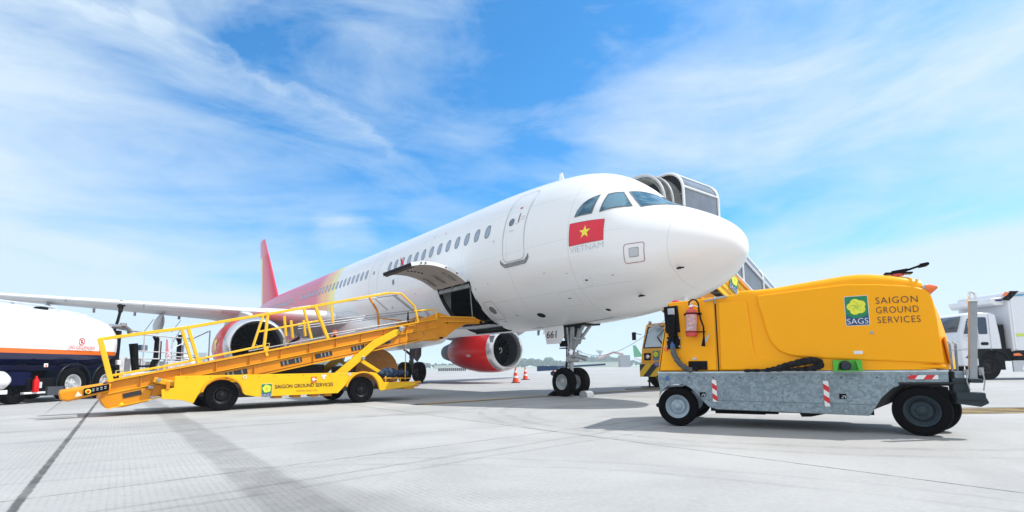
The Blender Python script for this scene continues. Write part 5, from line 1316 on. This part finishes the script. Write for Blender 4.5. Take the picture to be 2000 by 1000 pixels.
    b = MB(); b.box((.012, -.95, 1.00), (.02, .12, .10)); lp = b.build('side_marker', WHITE, F, bevel=.01); b = MB(); b.lathe([(0, .03), (.01, 0)], (.024, -.95, .99), (1, 0, 0), n=12); b.build('marker_lens', ORL, lp)
    b = MB(); b.box((-.02, 1.66, 1.10), (.08, .14, .15)); b.build('rear_lamp', WHITE, F, bevel=.01)
    # pumping module behind the tank: hose reels, pipes, platform with rails
    b = MB()
    b.tube([(-.30, 1.85, .45), (-.42, 1.95, 1.2), (-.38, 2.0, 2.15)], [.20, .16, .12], n=12); b.tube([(-.8, 2.25, .5), (-.75, 2.2, 2.2)], .13, n=12); b.tube([(-.2, 2.75, .50), (-.32, 2.68, 1.75)], [.10, .13], n=12); b.tube([(-.65, 2.05, .4), (-.62, 2.0, 2.1)], .10, n=10); b.tube([(-.9, 2.5, .4), (-.9, 2.45, 2.15)], .13, n=10); b.tube([(-1.2, 2.3, .4), (-1.2, 2.3, 2.2)], .14, n=10); b.box((-1.5, 2.5, 1.3), (.9, .35, 1.7))
    b.build('hanging_hose', mat('hose black', (.004, .004, .005), .7, var=.5, scale=12, bump=.6, spec=.1), F)
    b = MB(); b.tube([(-.4, 1.7, 2.28), (-.4, 2.35, 2.30), (-.45, 2.6, 2.22), (-.45, 2.7, 2.05)], .075, n=12); b.tube([(-.35, 2.2, 2.32), (-.35, 2.2, 2.42)], .10, n=14); b.tube([(-.6, 2.3, 2.25), (-.3, 3.3, 2.15)], .035, n=8); b.build('pipe_manifold', GRYM, F)
    b = MB(); b.box((-1.1, 3.9, .72), (2.0, 4.0, .12)); b.box((-1.4, 3.2, 1.05), (1.2, 1.6, .5)); b.box((-.6, 4.9, 1.0), (.9, 1.2, .35)); b.build('module_deck', mat('module white', (.62, .64, .66), .4, var=.3, scale=6), F, bevel=.02)
    WR = mat('rail white', (.62, .65, .67), .4, metal=.2, var=.2)
    b = MB()
    for z in (1.25, 1.50, 2.08): b.tube([(-.25, 2.6, z), (-.25, 5.6, z)], .024, n=8)
    for y in (3.1, 3.9, 4.6, 5.3): b.tube([(-.25, y, .75), (-.25, y, 2.08)], .022, n=8)
    b.tube([(-.2, 4.2, .9), (-.2, 4.25, 1.4), (-.2, 4.8, 1.75), (-.2, 6.8, 2.45)], .022, n=8); b.tube([(-.2, 6.9, .8), (-.2, 6.9, 2.5)], .028, n=8); b.tube([(-.2, 4.3, 1.36), (-.2, 6.9, 1.30)], .022, n=8)
    b.build('platform_rail', WR, F)
    b = MB()
    for y0, x in ((3.55, -.3), (4.0, -.5), (4.85, -.3)):
        b.tube([(x, y0, .85), (x, y0+.08, 1.1), (x, y0+.20, 1.3), (x, y0+.22, 1.9), (x, y0+.10, 2.05)], .05, n=10)
    b.tube([(-.3, 5.1, .85), (-.3, 5.1, 2.2)], .07, n=10); b.tube([(-.25, 2.9, .98), (-.25, 3.7, 1.0), (-.25, 3.95, 1.25), (-.25, 3.95, 1.9)], .035, n=8)
    b.build('delivery_hose', mat('hose black', (.01, .01, .011), .6), F)
    b = MB(); b.box((-.35, 3.15, 1.62), (.2, .3, .22)); b.box((-.35, 5.25, 1.55), (.16, .26, .5)); b.box((-.35, 5.0, 1.1), (.3, .3, .2)); b.build('meter_box', mat('meter grey blue', (.15, .20, .27), .4, var=.3), F, bevel=.02)
    for y0, z0, dy in ((3.4, 2.2, .45), (4.9, 2.3, .5), (5.0, 1.9, .4)):
        b = MB(); b.tube([(-.5, y0, z0), (-.5, y0+dy, z0+.5)], .010, n=5); b.split('whip_antenna', DARK, F)
    # riser hose up to the wing coupling
    b = MB(); b.tube([(-2.0, 3.6, .9), (-2.35, 4.3, 2.0), (-2.50, 4.75, 2.75), (-2.58, 4.95, 3.15)], .05, n=12); b.build('riser_hose', mat('hose black', (.01, .01, .011), .6), F)
    b = MB(); b.tube([(-2.58, 4.95, 3.12), (-2.62, 5.02, 3.30)], .075, n=14); b.tube([(-2.62, 5.0, 3.28), (-2.63, 5.06, 3.56)], [.10, .075], n=14); b.tube([(-2.75, 5.0, 3.36), (-2.45, 5.0, 3.36)], .03, n=8); b.build('fuel_coupling', DARK, F)
    return F
fuel_truck()

# ================================================================== PASSENGER STAIRS
def stair_truck():
    T = thing('passenger_stairs', 'yellow passenger stair truck with a glazed grey canopy, standing behind the aircraft nose', 'stair truck', ac(5.0, -2.0), TH)
    # local x runs out from the port door, local y towards the tail
    Wd = 1.38
    GL = mat('canopy glazing', (.12, .135, .165), .12, coat=.8, var=.35, scale=1.2)
    def arch(x, z0, z1, w, r, n=8, dz=0.):
        pts = [(x, -w, z0+dz)]
        pts += [(x, -w+r-r*math.cos(R(90*k/n)), z1-r+r*math.sin(R(90*k/n))+dz) for k in range(n+1)]
        pts += [(x, w-r+r*math.sin(R(90*k/n)), z1-r+r*math.cos(R(90*k/n))+dz) for k in range(n+1)]
        pts.append((x, w, z0+dz)); return pts
    # glazed head
    b = MB(); b.loft([arch(1.52, 3.4, 6.74, Wd, .62), arch(3.42, 3.4, 6.74, Wd, .62)], cap=False, closed=False)
    e0 = arch(3.42, 3.4, 6.74, Wd, .62); b.add(e0, [tuple(range(len(e0)))]); b.build('canopy_head', GL, T, ang=30)
    b = MB()
    for x in (1.50, 3.44): b.tube(arch(x, 3.4, 6.75, Wd+.01, .62), .045, n=8)
    for y, z in ((-Wd-.0, 6.22), (-Wd+.30, 6.68), (Wd+.01, 6.22), (-Wd-.01, 5.55), (-Wd-.01, 3.45)): b.tube([(1.5, y, z), (3.44, y, z)], .035, n=8)
    b.build('canopy_frame', WHITE, T)
    # bellows: folded fabric arches
    b = MB(); rings = []
    for i in range(19):
        x = .62+.90*i/18; k = .07 if i % 2 else 0; rings.append(arch(x, 3.5, 6.50+k+.10*i/18, Wd-.12+k, .95, n=8))
    b.loft(rings, cap=False, closed=False); b.build('door_bellows', FABR, T, ang=20, solid=.02)
    b = MB()
    for i in (0, 8): b.tube(arch(.60+.90*i/18, 3.5, 6.60+.004*i, Wd-.03, .95), .04, n=8)
    b.build('bellows_hoop', mat('hoop grey', (.45, .46, .46), .5), T)
    b = MB(); b.box((1.6, 0, 3.33), (3.9, 2.7, .14)); b.build('platform', YEL, T, bevel=.02)
    # sloping tunnel
    SLP = .50
    x0, x1 = 3.45, 9.6
    def drop(x): return -(x-x0)*SLP
    b = MB(); b.loft([arch(x0, 4.18, 5.55, Wd, .45), arch(x1, 4.18, 5.55, Wd, .45, dz=drop(x1))], cap=False, closed=False); b.build('canopy_tunnel', GL, T, ang=30)
    b = MB()
    for x in (3.5, 4.75, 6.1, 7.45, 8.8):
        pts = arch(x, 4.18, 5.57, Wd+.02, .45, dz=drop(x)); pts = [(p[0]+(5.57+drop(x)-p[2])*.0, p[1], p[2]) for p in pts]; b.tube(pts, .035, n=8)
    for y, z in ((-Wd-.02, 4.20), (-Wd-.02, 5.05), (-Wd+.13, 5.46), (Wd, 4.2)): b.tube([(x0, y, z), (x1, y, z+drop(x1))], .04, n=8)
    b.build('tunnel_frame', WHITE, T)
    b = MB()
    for y0, y1 in ((-Wd-.01, -Wd+.05), (Wd-.05, Wd+.01)):
        b.prism([(2.9, 4.33), (x0, 4.14), (x1, 4.14+drop(x1)), (x1, 3.05+drop(x1)), (3.6, 2.98), (2.9, 3.30)], y0, y1)
    sp = b.build('stair_side', YELB, T)
    b = MB()
    for z in (3.30, 3.55, 3.82): b.bar((3.1, -Wd-.03, z+.15), (x1, -Wd-.03, z+drop(x1)), .02, .025)
    b.bar((3.4, -Wd-.04, 4.08), (x1, -Wd-.04, 4.08+drop(x1)), .05, .07); b.build('side_moulding', ORA, sp)
    sags_logo(T, (3.78, -Wd-.05, 3.30), (.894, 0, -.447), (.25, 0, .968), (0, -1, 0), .48, .62)
    b = MB(); b.prism([(2.3, 3.25), (3.3, 3.0), (4.4, 2.2), (4.2, 2.0), (3.0, 2.7), (2.3, 2.9)], -1.2, -1.1); b.box((2.6, -.9, 3.05), (1.0, .5, .35)); b.box((3.0, -.5, 2.55), (.5, .5, .5)); b.build('lift_frame', ORA, T, bevel=.02)
    b = MB(); 
    for k in range(16):
        x = x0+.15+k*.37; b.box((x, 0, 3.22+drop(x)), (.32, 2.5, .05))
    b.split('stair_tread', GRYM, T)
    # truck: chassis and cab
    CA = mat('cab amber', (.85, .40, .004), .35, coat=.4, var=.12, scale=3)
    b = MB(); b.box((6.6, .9, .75), (5.6, 1.6, .25)); b.bar((6.2, -.8, .9), (3.4, -.8, 3.0), .15, .2); b.build('chassis', DARK, T)
    yc0, yc1 = -.28, 2.12; yc = (yc0+yc1)/2
    b = MB(); b.prism([(3.66, .42), (3.62, .95), (3.66, 1.38), (3.98, 2.30), (4.06, 2.36), (5.3, 2.36), (5.3, .42)], yc0, yc1); cab = b.build('cab', CA, T, bevel=.05, seg=3)
    b = MB(); d = Vector((3.98-3.66, 0, 2.30-1.38)).normalized(); up = d; 
    def wsp(u, v, off=.012): # on the windscreen plane
        p = Vector((3.66, 0, 1.38))+d*v; n = Vector((-d.z, 0, d.x)); return Vector((p.x, u, p.z))+n*off
    g = [wsp(yc0+.12, .07), wsp(yc1-.12, .07), wsp(yc1-.16, .88), wsp(yc0+.16, .88)]
    b.add(g, [(0, 1, 2, 3)]); b.build('windscreen', mat('sky-pale windscreen glass', (.45, .56, .62), .08, coat=.6, var=.1), cab, smooth=False)  # pale base colour stands in for bright sky seen through the glass
    b = MB()
    for p, q in zip(g, g[1:]+g[:1]): b.bar(p, q, .05, .03)
    b.build('windscreen_seal', BLK, cab)
    b = MB(); b.bar(wsp(1.05, .02, .05), wsp(1.45, .45, .05), .03, .02); b.bar(wsp(1.45, .45, .05), wsp(1.2, .72, .05), .025, .02); b.bar(wsp(.2, .05, .05), wsp(.5, .5, .05), .03, .02); b.build('wiper', BLK, cab)
    b = MB(); b.box((3.75, yc1-.62, 2.22), (.05, .40, .14)); b.build('permit_card', LGREY, cab)
    for y in (yc1-.30, yc0+.30):
        b = MB(); b.box((3.625, y, 1.12), (.05, .28, .26)); lm = b.build('headlamp_box', BLK, cab, bevel=.01); b = MB(); b.lathe([(0, .085), (.03, .07), (.035, 0)], (3.60, y-.04, 1.12), (-1, 0, 0), n=18); b.build('headlamp', CHR, lm)
    b = MB(); b.box((3.60, yc, .62), (.10, 2.44, .46)); bp = b.build('bumper', BY, cab, bevel=.02)
    b = MB(); b.box((3.535, yc1-.98, .83), (.02, .62, .15)); pl = b.build('number_plate', mat('plate blue', (.02, .05, .30), .4), cab)
    lettering('plate_lettering', '50M 201.35', (3.52, yc1-.72, .79), (0, -1, 0), (0, 0, 1), (-1, 0, 0), WHITE, pl, w=.5, h=.09, off=.008)
    sags_logo(cab, (3.615, yc1-.56, .98), (0, -1, 0), (0, 0, 1), (-1, 0, 0), .25, .34)
    for i, t in enumerate(('SAIGON', 'GROUND', 'SERVICES')): lettering('lettering', t, (3.60, yc1-.90, 1.22-.11*i), (0, -1, 0), (0, 0, 1), (-1, 0, 0), TXTP, cab, w=.42, h=.07, thin=-.01, off=.01)
    b = MB(); b.bar((3.72, yc1, 1.95), (3.60, yc1+.22, 2.0), .025, .025); b.box((3.60, yc1+.26, 1.90), (.06, .16, .30)); b.build('wing_mirror', BLK, cab, bevel=.03)
    b = MB(); b.lathe([(0, .06), (.08, .06), (.10, 0)], (4.05, yc1-.15, 2.36), (0, 0, 1), n=14); b.build('roof_lamp', LGREY, cab)
    b = MB(); b.tube([(3.75, yc1-.25, .45), (3.75, yc1-.25, .03)], .035, n=8); b.box((3.75, yc1-.25, .02), (.45, .45, .03)); b.tube([(3.75, yc1-.25, .20), (3.75, yc1-.25, .26)], .07, n=12); b.build('stabiliser_jack', DARK, T)
    for y, s in ((yc0+.15, -1), (yc1-.15, 1)):
        for x in (4.4, 8.3): wheel('wheel', T, (x, y, .40), .40, .25, .22, LGREY, side=s)
stair_truck()

# ================================================================== CATERING TRUCK
def catering_truck():
    T = thing('catering_truck', 'white catering truck with high box body and lime stripe, at the far right edge', 'truck', (20.72, 22.5, 0), R(0))
    WB = mat('body white', (.74, .76, .80), .35, coat=.3, var=.04)
    # local x to the right (rear), y away; cab -1.2..0.5, box from 0.75
    b = MB(); b.prism([(-1.22, 1.30), (-1.18, 2.05), (-.92, 2.82), (-.72, 2.93), (.15, 2.93), (.42, 2.82), (.52, 1.95), (.56, 1.30)], .0, 2.3); b.box((-.86, 1.15, .95), (.70, 2.3, .70))
    cab = b.build('cab', WB, T, bevel=.06, seg=3)
    b = MB(); b.prism(rrect(-.42, -.03, 1.98, 2.72, .06, 3)+[], -.012, .02); b.prism([(-1.06, 2.0), (-.86, 2.66), (-.56, 2.70), (-.56, 2.0)], -.012, .02); b.build('side_window', mat('cab glass blue', (.008, .03, .08), .1, coat=.2), cab)
    b = MB(); b.add([(-1.185, .2, 2.1), (-1.185, 2.1, 2.1), (-.945, 2.1, 2.78), (-.945, .2, 2.78)], [(0, 1, 2, 3)]); b.build('windscreen', GLASSD, cab, solid=.01)
    b = MB(); b.box((.07, -.01, 2.05), (.012, .01, 1.55)); b.box((-.5, -.01, 1.36), (1.3, .01, .012)); b.box((-.46, -.01, 1.9), (.012, .01, 1.1)); b.build('door_seam', SEAM, cab)
    b = MB(); b.prism(rrect(-.36, -.04, 1.50, 1.63, .06, 4), -.02, .0); b.build('door_handle', BLK, cab)
    b = MB(); b.tube([(-.95, -.02, 2.55), (-.95, -.22, 2.60), (-.95, -.22, 1.95), (-.95, -.02, 1.9)], .02, n=8); b.box((-.94, -.22, 2.25), (.05, .20, .5)); b.box((-.9, -.2, 1.85), (.08, .16, .2)); b.build('wing_mirror', mat('mirror grey', (.5, .52, .54), .4), cab, bevel=.02)
    b = MB(); b.prism([(.30, 2.78), (.58, 2.3), (.62, 1.3), (.45, 1.3)], .05, 2.2); b.box((.55, 1.1, 1.6), (.5, 2.0, 1.6)); b.build('cab_back', BLK, T)
    b = MB(); b.box((3.6, 1.3, .95), (8.4, 1.1, .30)); b.build('chassis', DARK, T)
    # box body
    b = MB(); b.prism([(.92, 1.20), (.92, 3.72), (1.05, 3.84), (8.2, 3.84), (8.2, 1.20)], -.12, 2.45); bx = b.build('box_body', WB, T, bevel=.05, seg=3)
    b = MB(); b.box((4.6, -.13, 1.92), (7.0, .012, .13)); b.build('lime_stripe', mat('lime stripe', (.60, .75, .12), .4), bx)
    b = MB(); b.box((1.04, -.135, 2.5), (.06, .02, 2.5)); b.box((4.6, -.135, 1.28), (7.2, .02, .04)); b.box((4.6, -.135, 3.80), (7.2, .02, .05)); b.build('box_edge', WHITE, bx)
    b = MB(); b.prism([(.33, 3.56), (.36, 3.34), (.50, 3.24), (.92, 3.25), (.92, 3.60)], .05, 2.3); hb = b.build('front_platform', WHITE, T, bevel=.05, seg=3)
    b = MB(); b.box((.66, .04, 3.46), (.28, .02, .07)); b.build('maker_badge', mat('badge navy', (.02, .03, .20), .4), hb)
    b = MB(); b.prism([(.62, 3.45), (1.02, 3.84), (1.42, 3.84), (1.05, 3.50), (.92, 3.42)], -.145, -.125); b.build('roof_stripe', BLK, bx)
    b = MB(); b.prism([(.66, 3.62), (.80, 3.80), (1.0, 3.80), (.82, 3.62)], -.16, -.13); b.build('amber_marker', ORL, bx)
    b = MB(); b.prism([(1.20, 3.62), (1.34, 3.70), (1.75, 3.72), (1.55, 3.62)], -.15, -.13); b.build('blue_mark', mat('mark blue', (.08, .35, .55), .4), bx)
    b = MB(); b.box((4.6, .1, 1.05), (7.0, .3, .28)); b.prism([(.85, 1.20), (1.1, 1.30), (1.5, 1.22), (1.9, 1.12), (8, 1.12), (8, 1.0), (.85, 1.0)], -.14, -.1); b.build('skirt_black', BLK, T)
    b = MB(); b.prism([(.86, 1.12), (1.1, 1.14), (1.25, 1.03), (.86, 1.02)], -.16, -.14); b.build('amber_skirt_mark', ORL, T)
    b = MB(); b.prism([(.85, .82), (8, .82), (8, .72), (1.35, .72), (1.2, .42), (8, .42), (8, .34), (.85, .34)], -.10, -.04); b.tube([(1.75, -.07, .38), (1.75, -.07, .85)], .03, n=6); b.build('side_guard', LGREY, T)
    wheel('wheel', T, (-.08, .22, .58), .58, .34, .30, mat('rim black', (.006, .0065, .008), .4), side=-1, bolts=8); wheel('wheel', T, (-.05, 2.1, .58), .58, .34, .30, mat('rim black', (.006, .0065, .008), .4), side=1)
    for y, s in ((.22, -1), (2.1, 1)): wheel('wheel', T, (6.3, y, .58), .58, .34, .30, mat('rim black', (.006, .0065, .008), .4), side=s)
    b = MB(); b.prism([(-1.1, .95)]+[(.15+.72*math.cos(R(a)), .58+.68*math.sin(R(a))) for a in range(150, 20, -12)]+[(.95, .95), (.95, 1.34), (-.7, 1.34)], .0, .6); b.prism([(-.62, .42), (1.0, .42), (1.0, 1.30), (-.72, 1.30)], .42, .60); b.split('wheel_arch', BLK, T)
catering_truck()

# ================================================================== CONES, CHOCKS, SMALL THINGS
def cone():
    C_ = thing('traffic_cone', 'nearest orange traffic cone with white bands, standing left of the nose gear', 'traffic cone', (.14, 26.26, 0), 0, 'traffic cones on the apron beyond the nose')
    OC = mat('cone orange', (.85, .07, .02), .5)
    b = MB(); b.box((0, 0, .02), (.44, .44, .04)); b.build('base', mat('cone base', (.06, .05, .05), .8), C_, bevel=.01)
    prof_ = [(.04, .165), (.22, .130)]
    def r(z): return .165-.135*(z-.04)/.74
    b = MB(); b.lathe([(z, r(z)) for z in (.04, .20, .30, .45, .55, .68, .78)]+[(.80, .02), (.80, 0)], n=20, axis=(0, 0, 1)); b.build('cone_body', OC, C_)
    for z0, z1 in ((.26, .36), (.52, .63)):
        b = MB(); b.lathe([(z0, r(z0)+.003), (z1, r(z1)+.003)], n=20, axis=(0, 0, 1)); b.build('white_band', WHITE, C_)
    return C_
c0 = cone()
copy_thing(c0, (.77, 32.1, 0), .3, 'orange traffic cone just right of and behind the nearest cone')
copy_thing(c0, (3.9, 49, 0), .1, 'farthest orange traffic cone, half hidden behind the nose gear wheel')
def chock(loc, rz, label):
    b = MB(); b.prism([(-.16, 0), (-.13, .11), (-.08, .15), (.08, .15), (.13, .11), (.16, 0)], -.13, .13)
    o = b.build('wheel_chock', mat('chock grey', (.34, .36, .38), .7, var=.4, scale=10), bevel=.012); o.location = loc; o.rotation_euler = (0, 0, rz); tag(o, label, 'wheel chock')
chock(ac(4.55, -.05), AROT, 'grey wheel chock in front of the aircraft nose wheels')
b = MB(); b.prism([(-.2, 0), (-.12, .14), (.10, .02), (.14, 0)], -.2, .2); o = b.build('wheel_chock', RUB, bevel=.01); o.location = ac(5.56, .15); o.rotation_euler = (0, 0, AROT); tag(o, 'black rubber wheel chock behind the aircraft nose wheels', 'wheel chock')
b = MB(); b.box((0, 0, .07), (.55, .25, .14)); o = b.build('wheel_chock', RUB, bevel=.02); o.location = ac(21.1, -3.8); o.rotation_euler = (0, 0, AROT); tag(o, 'black rubber wheel chock at the port main landing gear', 'wheel chock')
# thin interphone lead drooping from the nose to the nose gear
def lead():
    p, q = ac(1.5, .05, 2.10), ac(5.0, -.1, 1.28); pts = []
    for i in range(25):
        t = i/24; v = p.lerp(q, t); v.z -= .62*4*t*(1-t)*(.55+.45*t); pts.append(v)
    b = MB(); b.tube(pts, .006, n=5); tag(b.build('hanging_cable', mat('cable grey', (.22, .23, .24), .6)), 'thin grey cable drooping between the aircraft nose and its nose gear', 'cable')
lead()
b = MB(); b.tube([(5.3+.3*i, 18.1+.10*i+.12*math.sin(i*.9), .012) for i in range(-5, 8)], .012, n=6); tag(b.build('ground_cable', BLK), 'black cable lying on the apron beneath the stair truck cab', 'cable')

# ================================================================== FAR BACKGROUND
def far():
    # blue tow bar on small wheels beyond the nose gear
    t = thing('tow_bar', 'long dark blue aircraft tow bar standing beyond the nose gear', 'tow bar', (2.3, 45, 0), 0)
    TB = mat('tow bar blue', (.01, .05, .13), .5)
    b = MB(); b.bar((0, 0, .66), (5.9, 1.0, .93), .14, .16); b.prism([(-.2, .40), (-.2, .86), (1.5, .86), (1.7, .60), (1.5, .48)], -.10, .10); b.build('beam', TB, t)
    b = MB(); b.bar((1.2, .1, .6), (1.2, .1, .2), .08, .08); b.tube([(1.2, -.3, .2), (1.2, .5, .2)], .03); b.build('stand', TB, t)
    wheel('wheel', t, (1.2, -.3, .2), .2, .12, .1, TB, side=-1); wheel('wheel', t, (1.2, .5, .2), .2, .12, .1, TB, side=1)
    # row of empty dollies / barrier rack
    b = MB(); r_ = thing('barrier_rack', 'low grey rack of upright bars far out on the apron beside the red engine', 'rack', (-13.8, 96, 0), R(24))
    b.box((2.7, 0, .75), (5.5, .12, .12)); b.box((2.7, 0, .15), (5.5, .5, .10)); b.build('rack_frame', LGREY, r_)
    b = MB()
    for k in range(14): b.box((.2+.39*k, 0, .42), (.20, .25, .60))
    b.split('rack_bar', BLK, r_)
    # airliner parked far left
    a = thing('airliner', 'distant white airliner with red tail fin, far left beyond the fuel truck', 'aeroplane', (-97, 150, 0), R(-45))
    def jet(a, L_, finm, r=1.9):
        b = MB(); rings = []
        for t, k, dz in ((0, .05, -.2), (.03, .5, -.1), (.08, .85, 0), (.16, 1, 0), (.7, 1, 0), (.85, .7, .4), (.95, .35, .9), (1, .1, 1.2)):
            rings.append([(L_*(.5-t), r*k*math.cos(u), 3.3+dz*r*.5+r*k*math.sin(u)) for u in np.linspace(0, 2*math.pi, 19)[:-1]])
        b.loft(rings); b.build('fuselage', WHITE, a, ang=60)
        b = MB(); b.prism([(-L_*.36, 4.9), (-L_*.46, 10.6), (-L_*.50, 10.6), (-L_*.49, 4.9)], -.12, .12); b.build('tail_fin', finm, a)
        for s in (1, -1):
            b = MB(); b.add([(L_*.12, s*1.5, 2.6), (-L_*.10, s*1.5, 2.5), (-L_*.16, s*15, 3.6), (-L_*.11, s*15, 3.65)], [(0, 1, 2, 3)]); b.build('wing', LGREY, a, solid=.3)
            b = MB(); b.tube([(L_*.16, s*5, 1.7), (L_*.14, s*5, 1.7), (L_*.04, s*5, 1.8)], [.8, 1.0, .6], n=16); b.build('engine', finm, a)
        b = MB()
        for k in range(22): b.box((L_*.30-k*.8, 0, 4.0), (.3, 2*r+.04-.15, .4))
        b.split('cabin_window', SEAMD, a)
        b = MB(); b.box((L_*.43, 0, 3.85), (.9, 2.2, .6)); b.build('cockpit_window', SEAMD, a)
        b = MB()
        for x, y in ((L_*.34, 0), (-.5, 3), (-.5, -3)): b.tube([(x, y, 2.2), (x, y, .4)], .2, n=8); b.tube([(x, y-.3, .5), (x, y+.3, .5)], .5, n=14)
        b.split('landing_gear', RUB, a)
    jet(a, 30, RED)
    a = thing('airliner', 'distant airliner with pale green tail fin, just left of the stair truck cab', 'aeroplane', (76, 252, 0), R(-8))
    jet(a, 34, mat('tail green', (.05, .36, .16), .4))
    # terminal block far left
    t = thing('terminal_building', 'distant pale grey airport building seen between the loader rails', 'building', (-372, 600, 0), R(18))
    b = MB(); b.box((0, 0, 9.5), (34, 18, 19)); b.box((12, 0, 20), (9, 10, 3)); b.build('wall', mat('far grey', (.34, .36, .38), .8), t)
    for k in range(6):
        b = MB(); b.box((-14+5.6*k, -9.05, 10), (3.6, .2, 15)); b.build('window_bay', mat('far glass', (.18, .24, .30), .4), t)
    t = thing('terminal_building', 'distant low grey shed just right of the taller airport building', 'building', (-338, 600, 0), R(18)); b = MB(); b.box((0, 0, 5), (24, 12, 10)); b.build('wall', mat('far grey', (.34, .36, .38), .8), t); b = MB(); b.prism([(-12.5, 10), (0, 12), (12.5, 10)], -6.5, 6.5); b.build('roof', LGREY, t)
    # low white airfield sheds, right of the nose gear
    k = 0
    for x, y, w, h_, lab, cat in ((62, 380, 36, 3.4, 'long low white airfield shed on the horizon right of the nose gear', 'shed'), (-40, 420, 46, 2.6, 'long pale wall on the horizon left of the red engine', 'wall')):
        t = thing('shed' if cat == 'shed' else 'boundary_wall', lab, cat, (x, y, 0), .05); b = MB(); b.box((0, 0, h_/2), (w, 5, h_)); b.build('wall', mat('shed white', (.62, .64, .64), .7), t); b = MB(); b.box((0, 0, h_+.12), (w+.6, 5.6, .24)); b.build('roof', LGREY, t)
    # jet blast fence / crane like frame near the green tail
    t = thing('boarding_bridge', 'distant pink and grey boarding bridge left of the green tail fin', 'boarding bridge', (50, 262, 0), .1)
    b = MB(); b.bar((-7, 0, 4.2), (1, 0, 7.6), 1.6, .9); b.bar((1, 0, 7.6), (6, 0, 6.4), 1.6, .9); b.build('bridge_tunnel', mat('bridge pink', (.50, .30, .30), .6), t)
    b = MB(); b.box((6.5, 0, 3), (5, 4, 6)); b.build('bridge_tower', mat('far grey', (.34, .36, .38), .8), t)
    t = thing('water_tower', 'distant pale mushroom shaped tower above the treeline right of the nose gear', 'tower', (118, 700, 0), 0); b = MB(); b.tube([(0, 0, 0), (0, 0, 19)], 1.6, n=10); b.build('shaft', LGREY, t); b = MB(); b.lathe([(17, 1), (20, 5), (22, 5), (24, .1)], axis=(0, 0, 1), n=16); b.build('tank', LGREY, t)
    for x, lab in ((-36, 'distant radio mast above the trees between the red engine and the nose gear'),):
        t = thing('control_tower', lab, 'tower', (x+20, 690, 0), 0); b = MB(); b.tube([(0, 0, 0), (0, 0, 17)], 2.0, n=10); b.build('shaft', LGREY, t); b = MB(); b.lathe([(16, 2), (18, 4), (21, 4), (22, .1)], axis=(0, 0, 1), n=12); b.build('cabin', LGREY, t)
    # far wood: one mass of crowns
    LEAF = mat('far foliage', (.035, .075, .045), .9, var=.5, scale=.08)
    rnd = random.Random(5); b = MB()
    def clump(cx, cy, cz, r):
        n = 7; vs = []
        for i in range(5):
            ph = math.pi*(i+.5)/5-math.pi/2
            for j in range(n):
                a = 2*math.pi*j/n+i; k_ = r*(.75+.5*rnd.random()); vs.append((cx+k_*math.cos(ph)*math.cos(a), cy+k_*math.cos(ph)*math.sin(a), cz+k_*.8*math.sin(ph)))
        b.add(vs, [(i*n+j, i*n+(j+1) % n, (i+1)*n+(j+1) % n, (i+1)*n+j) for i in range(4) for j in range(n)]+[tuple(range(4*n, 5*n)), tuple(range(n))[::-1]])
    x = -560
    while x < 620:
        y = 640+40*math.sin(x*.01)+rnd.uniform(-14, 14); hgt = 6.5+3.2*math.sin(x*.021)+2.6*math.sin(x*.057+1)+rnd.uniform(-1.2, 2.2)
        if x < -60: hgt *= .8
        for k_ in range(7): clump(x+rnd.uniform(-3, 3), y+rnd.uniform(-3, 3), hgt*rnd.uniform(.2, .85)+1, hgt*rnd.uniform(.16, .34)+.6)
        x += rnd.uniform(2.6, 4.6)
    o = b.build('far_wood', LEAF, smooth=False); o['kind'] = 'stuff'; o['label'] = 'hazy blue wood along the horizon'
    # haze: even thin air round everything
    b = MB(); b.box((0, 700, 14.5), (2600, 1640, 31)); m = bpy.data.materials.new('haze air'); m.use_nodes = True; nt = m.node_tree; nt.nodes.clear()
    v = nt.nodes.new('ShaderNodeVolumePrincipled'); v.inputs['Color'].default_value = (.80, .90, 1, 1); v.inputs['Density'].default_value = HAZE; v.inputs['Anisotropy'].default_value = .2
    out = nt.nodes.new('ShaderNodeOutputMaterial'); nt.links.new(v.outputs[0], out.inputs['Volume'])
    o = b.build('haze', m, smooth=False); o['kind'] = 'stuff'
HAZE = .0006
far()
SC.cycles.volume_bounces = 1
SC.cycles.volume_max_steps = 64
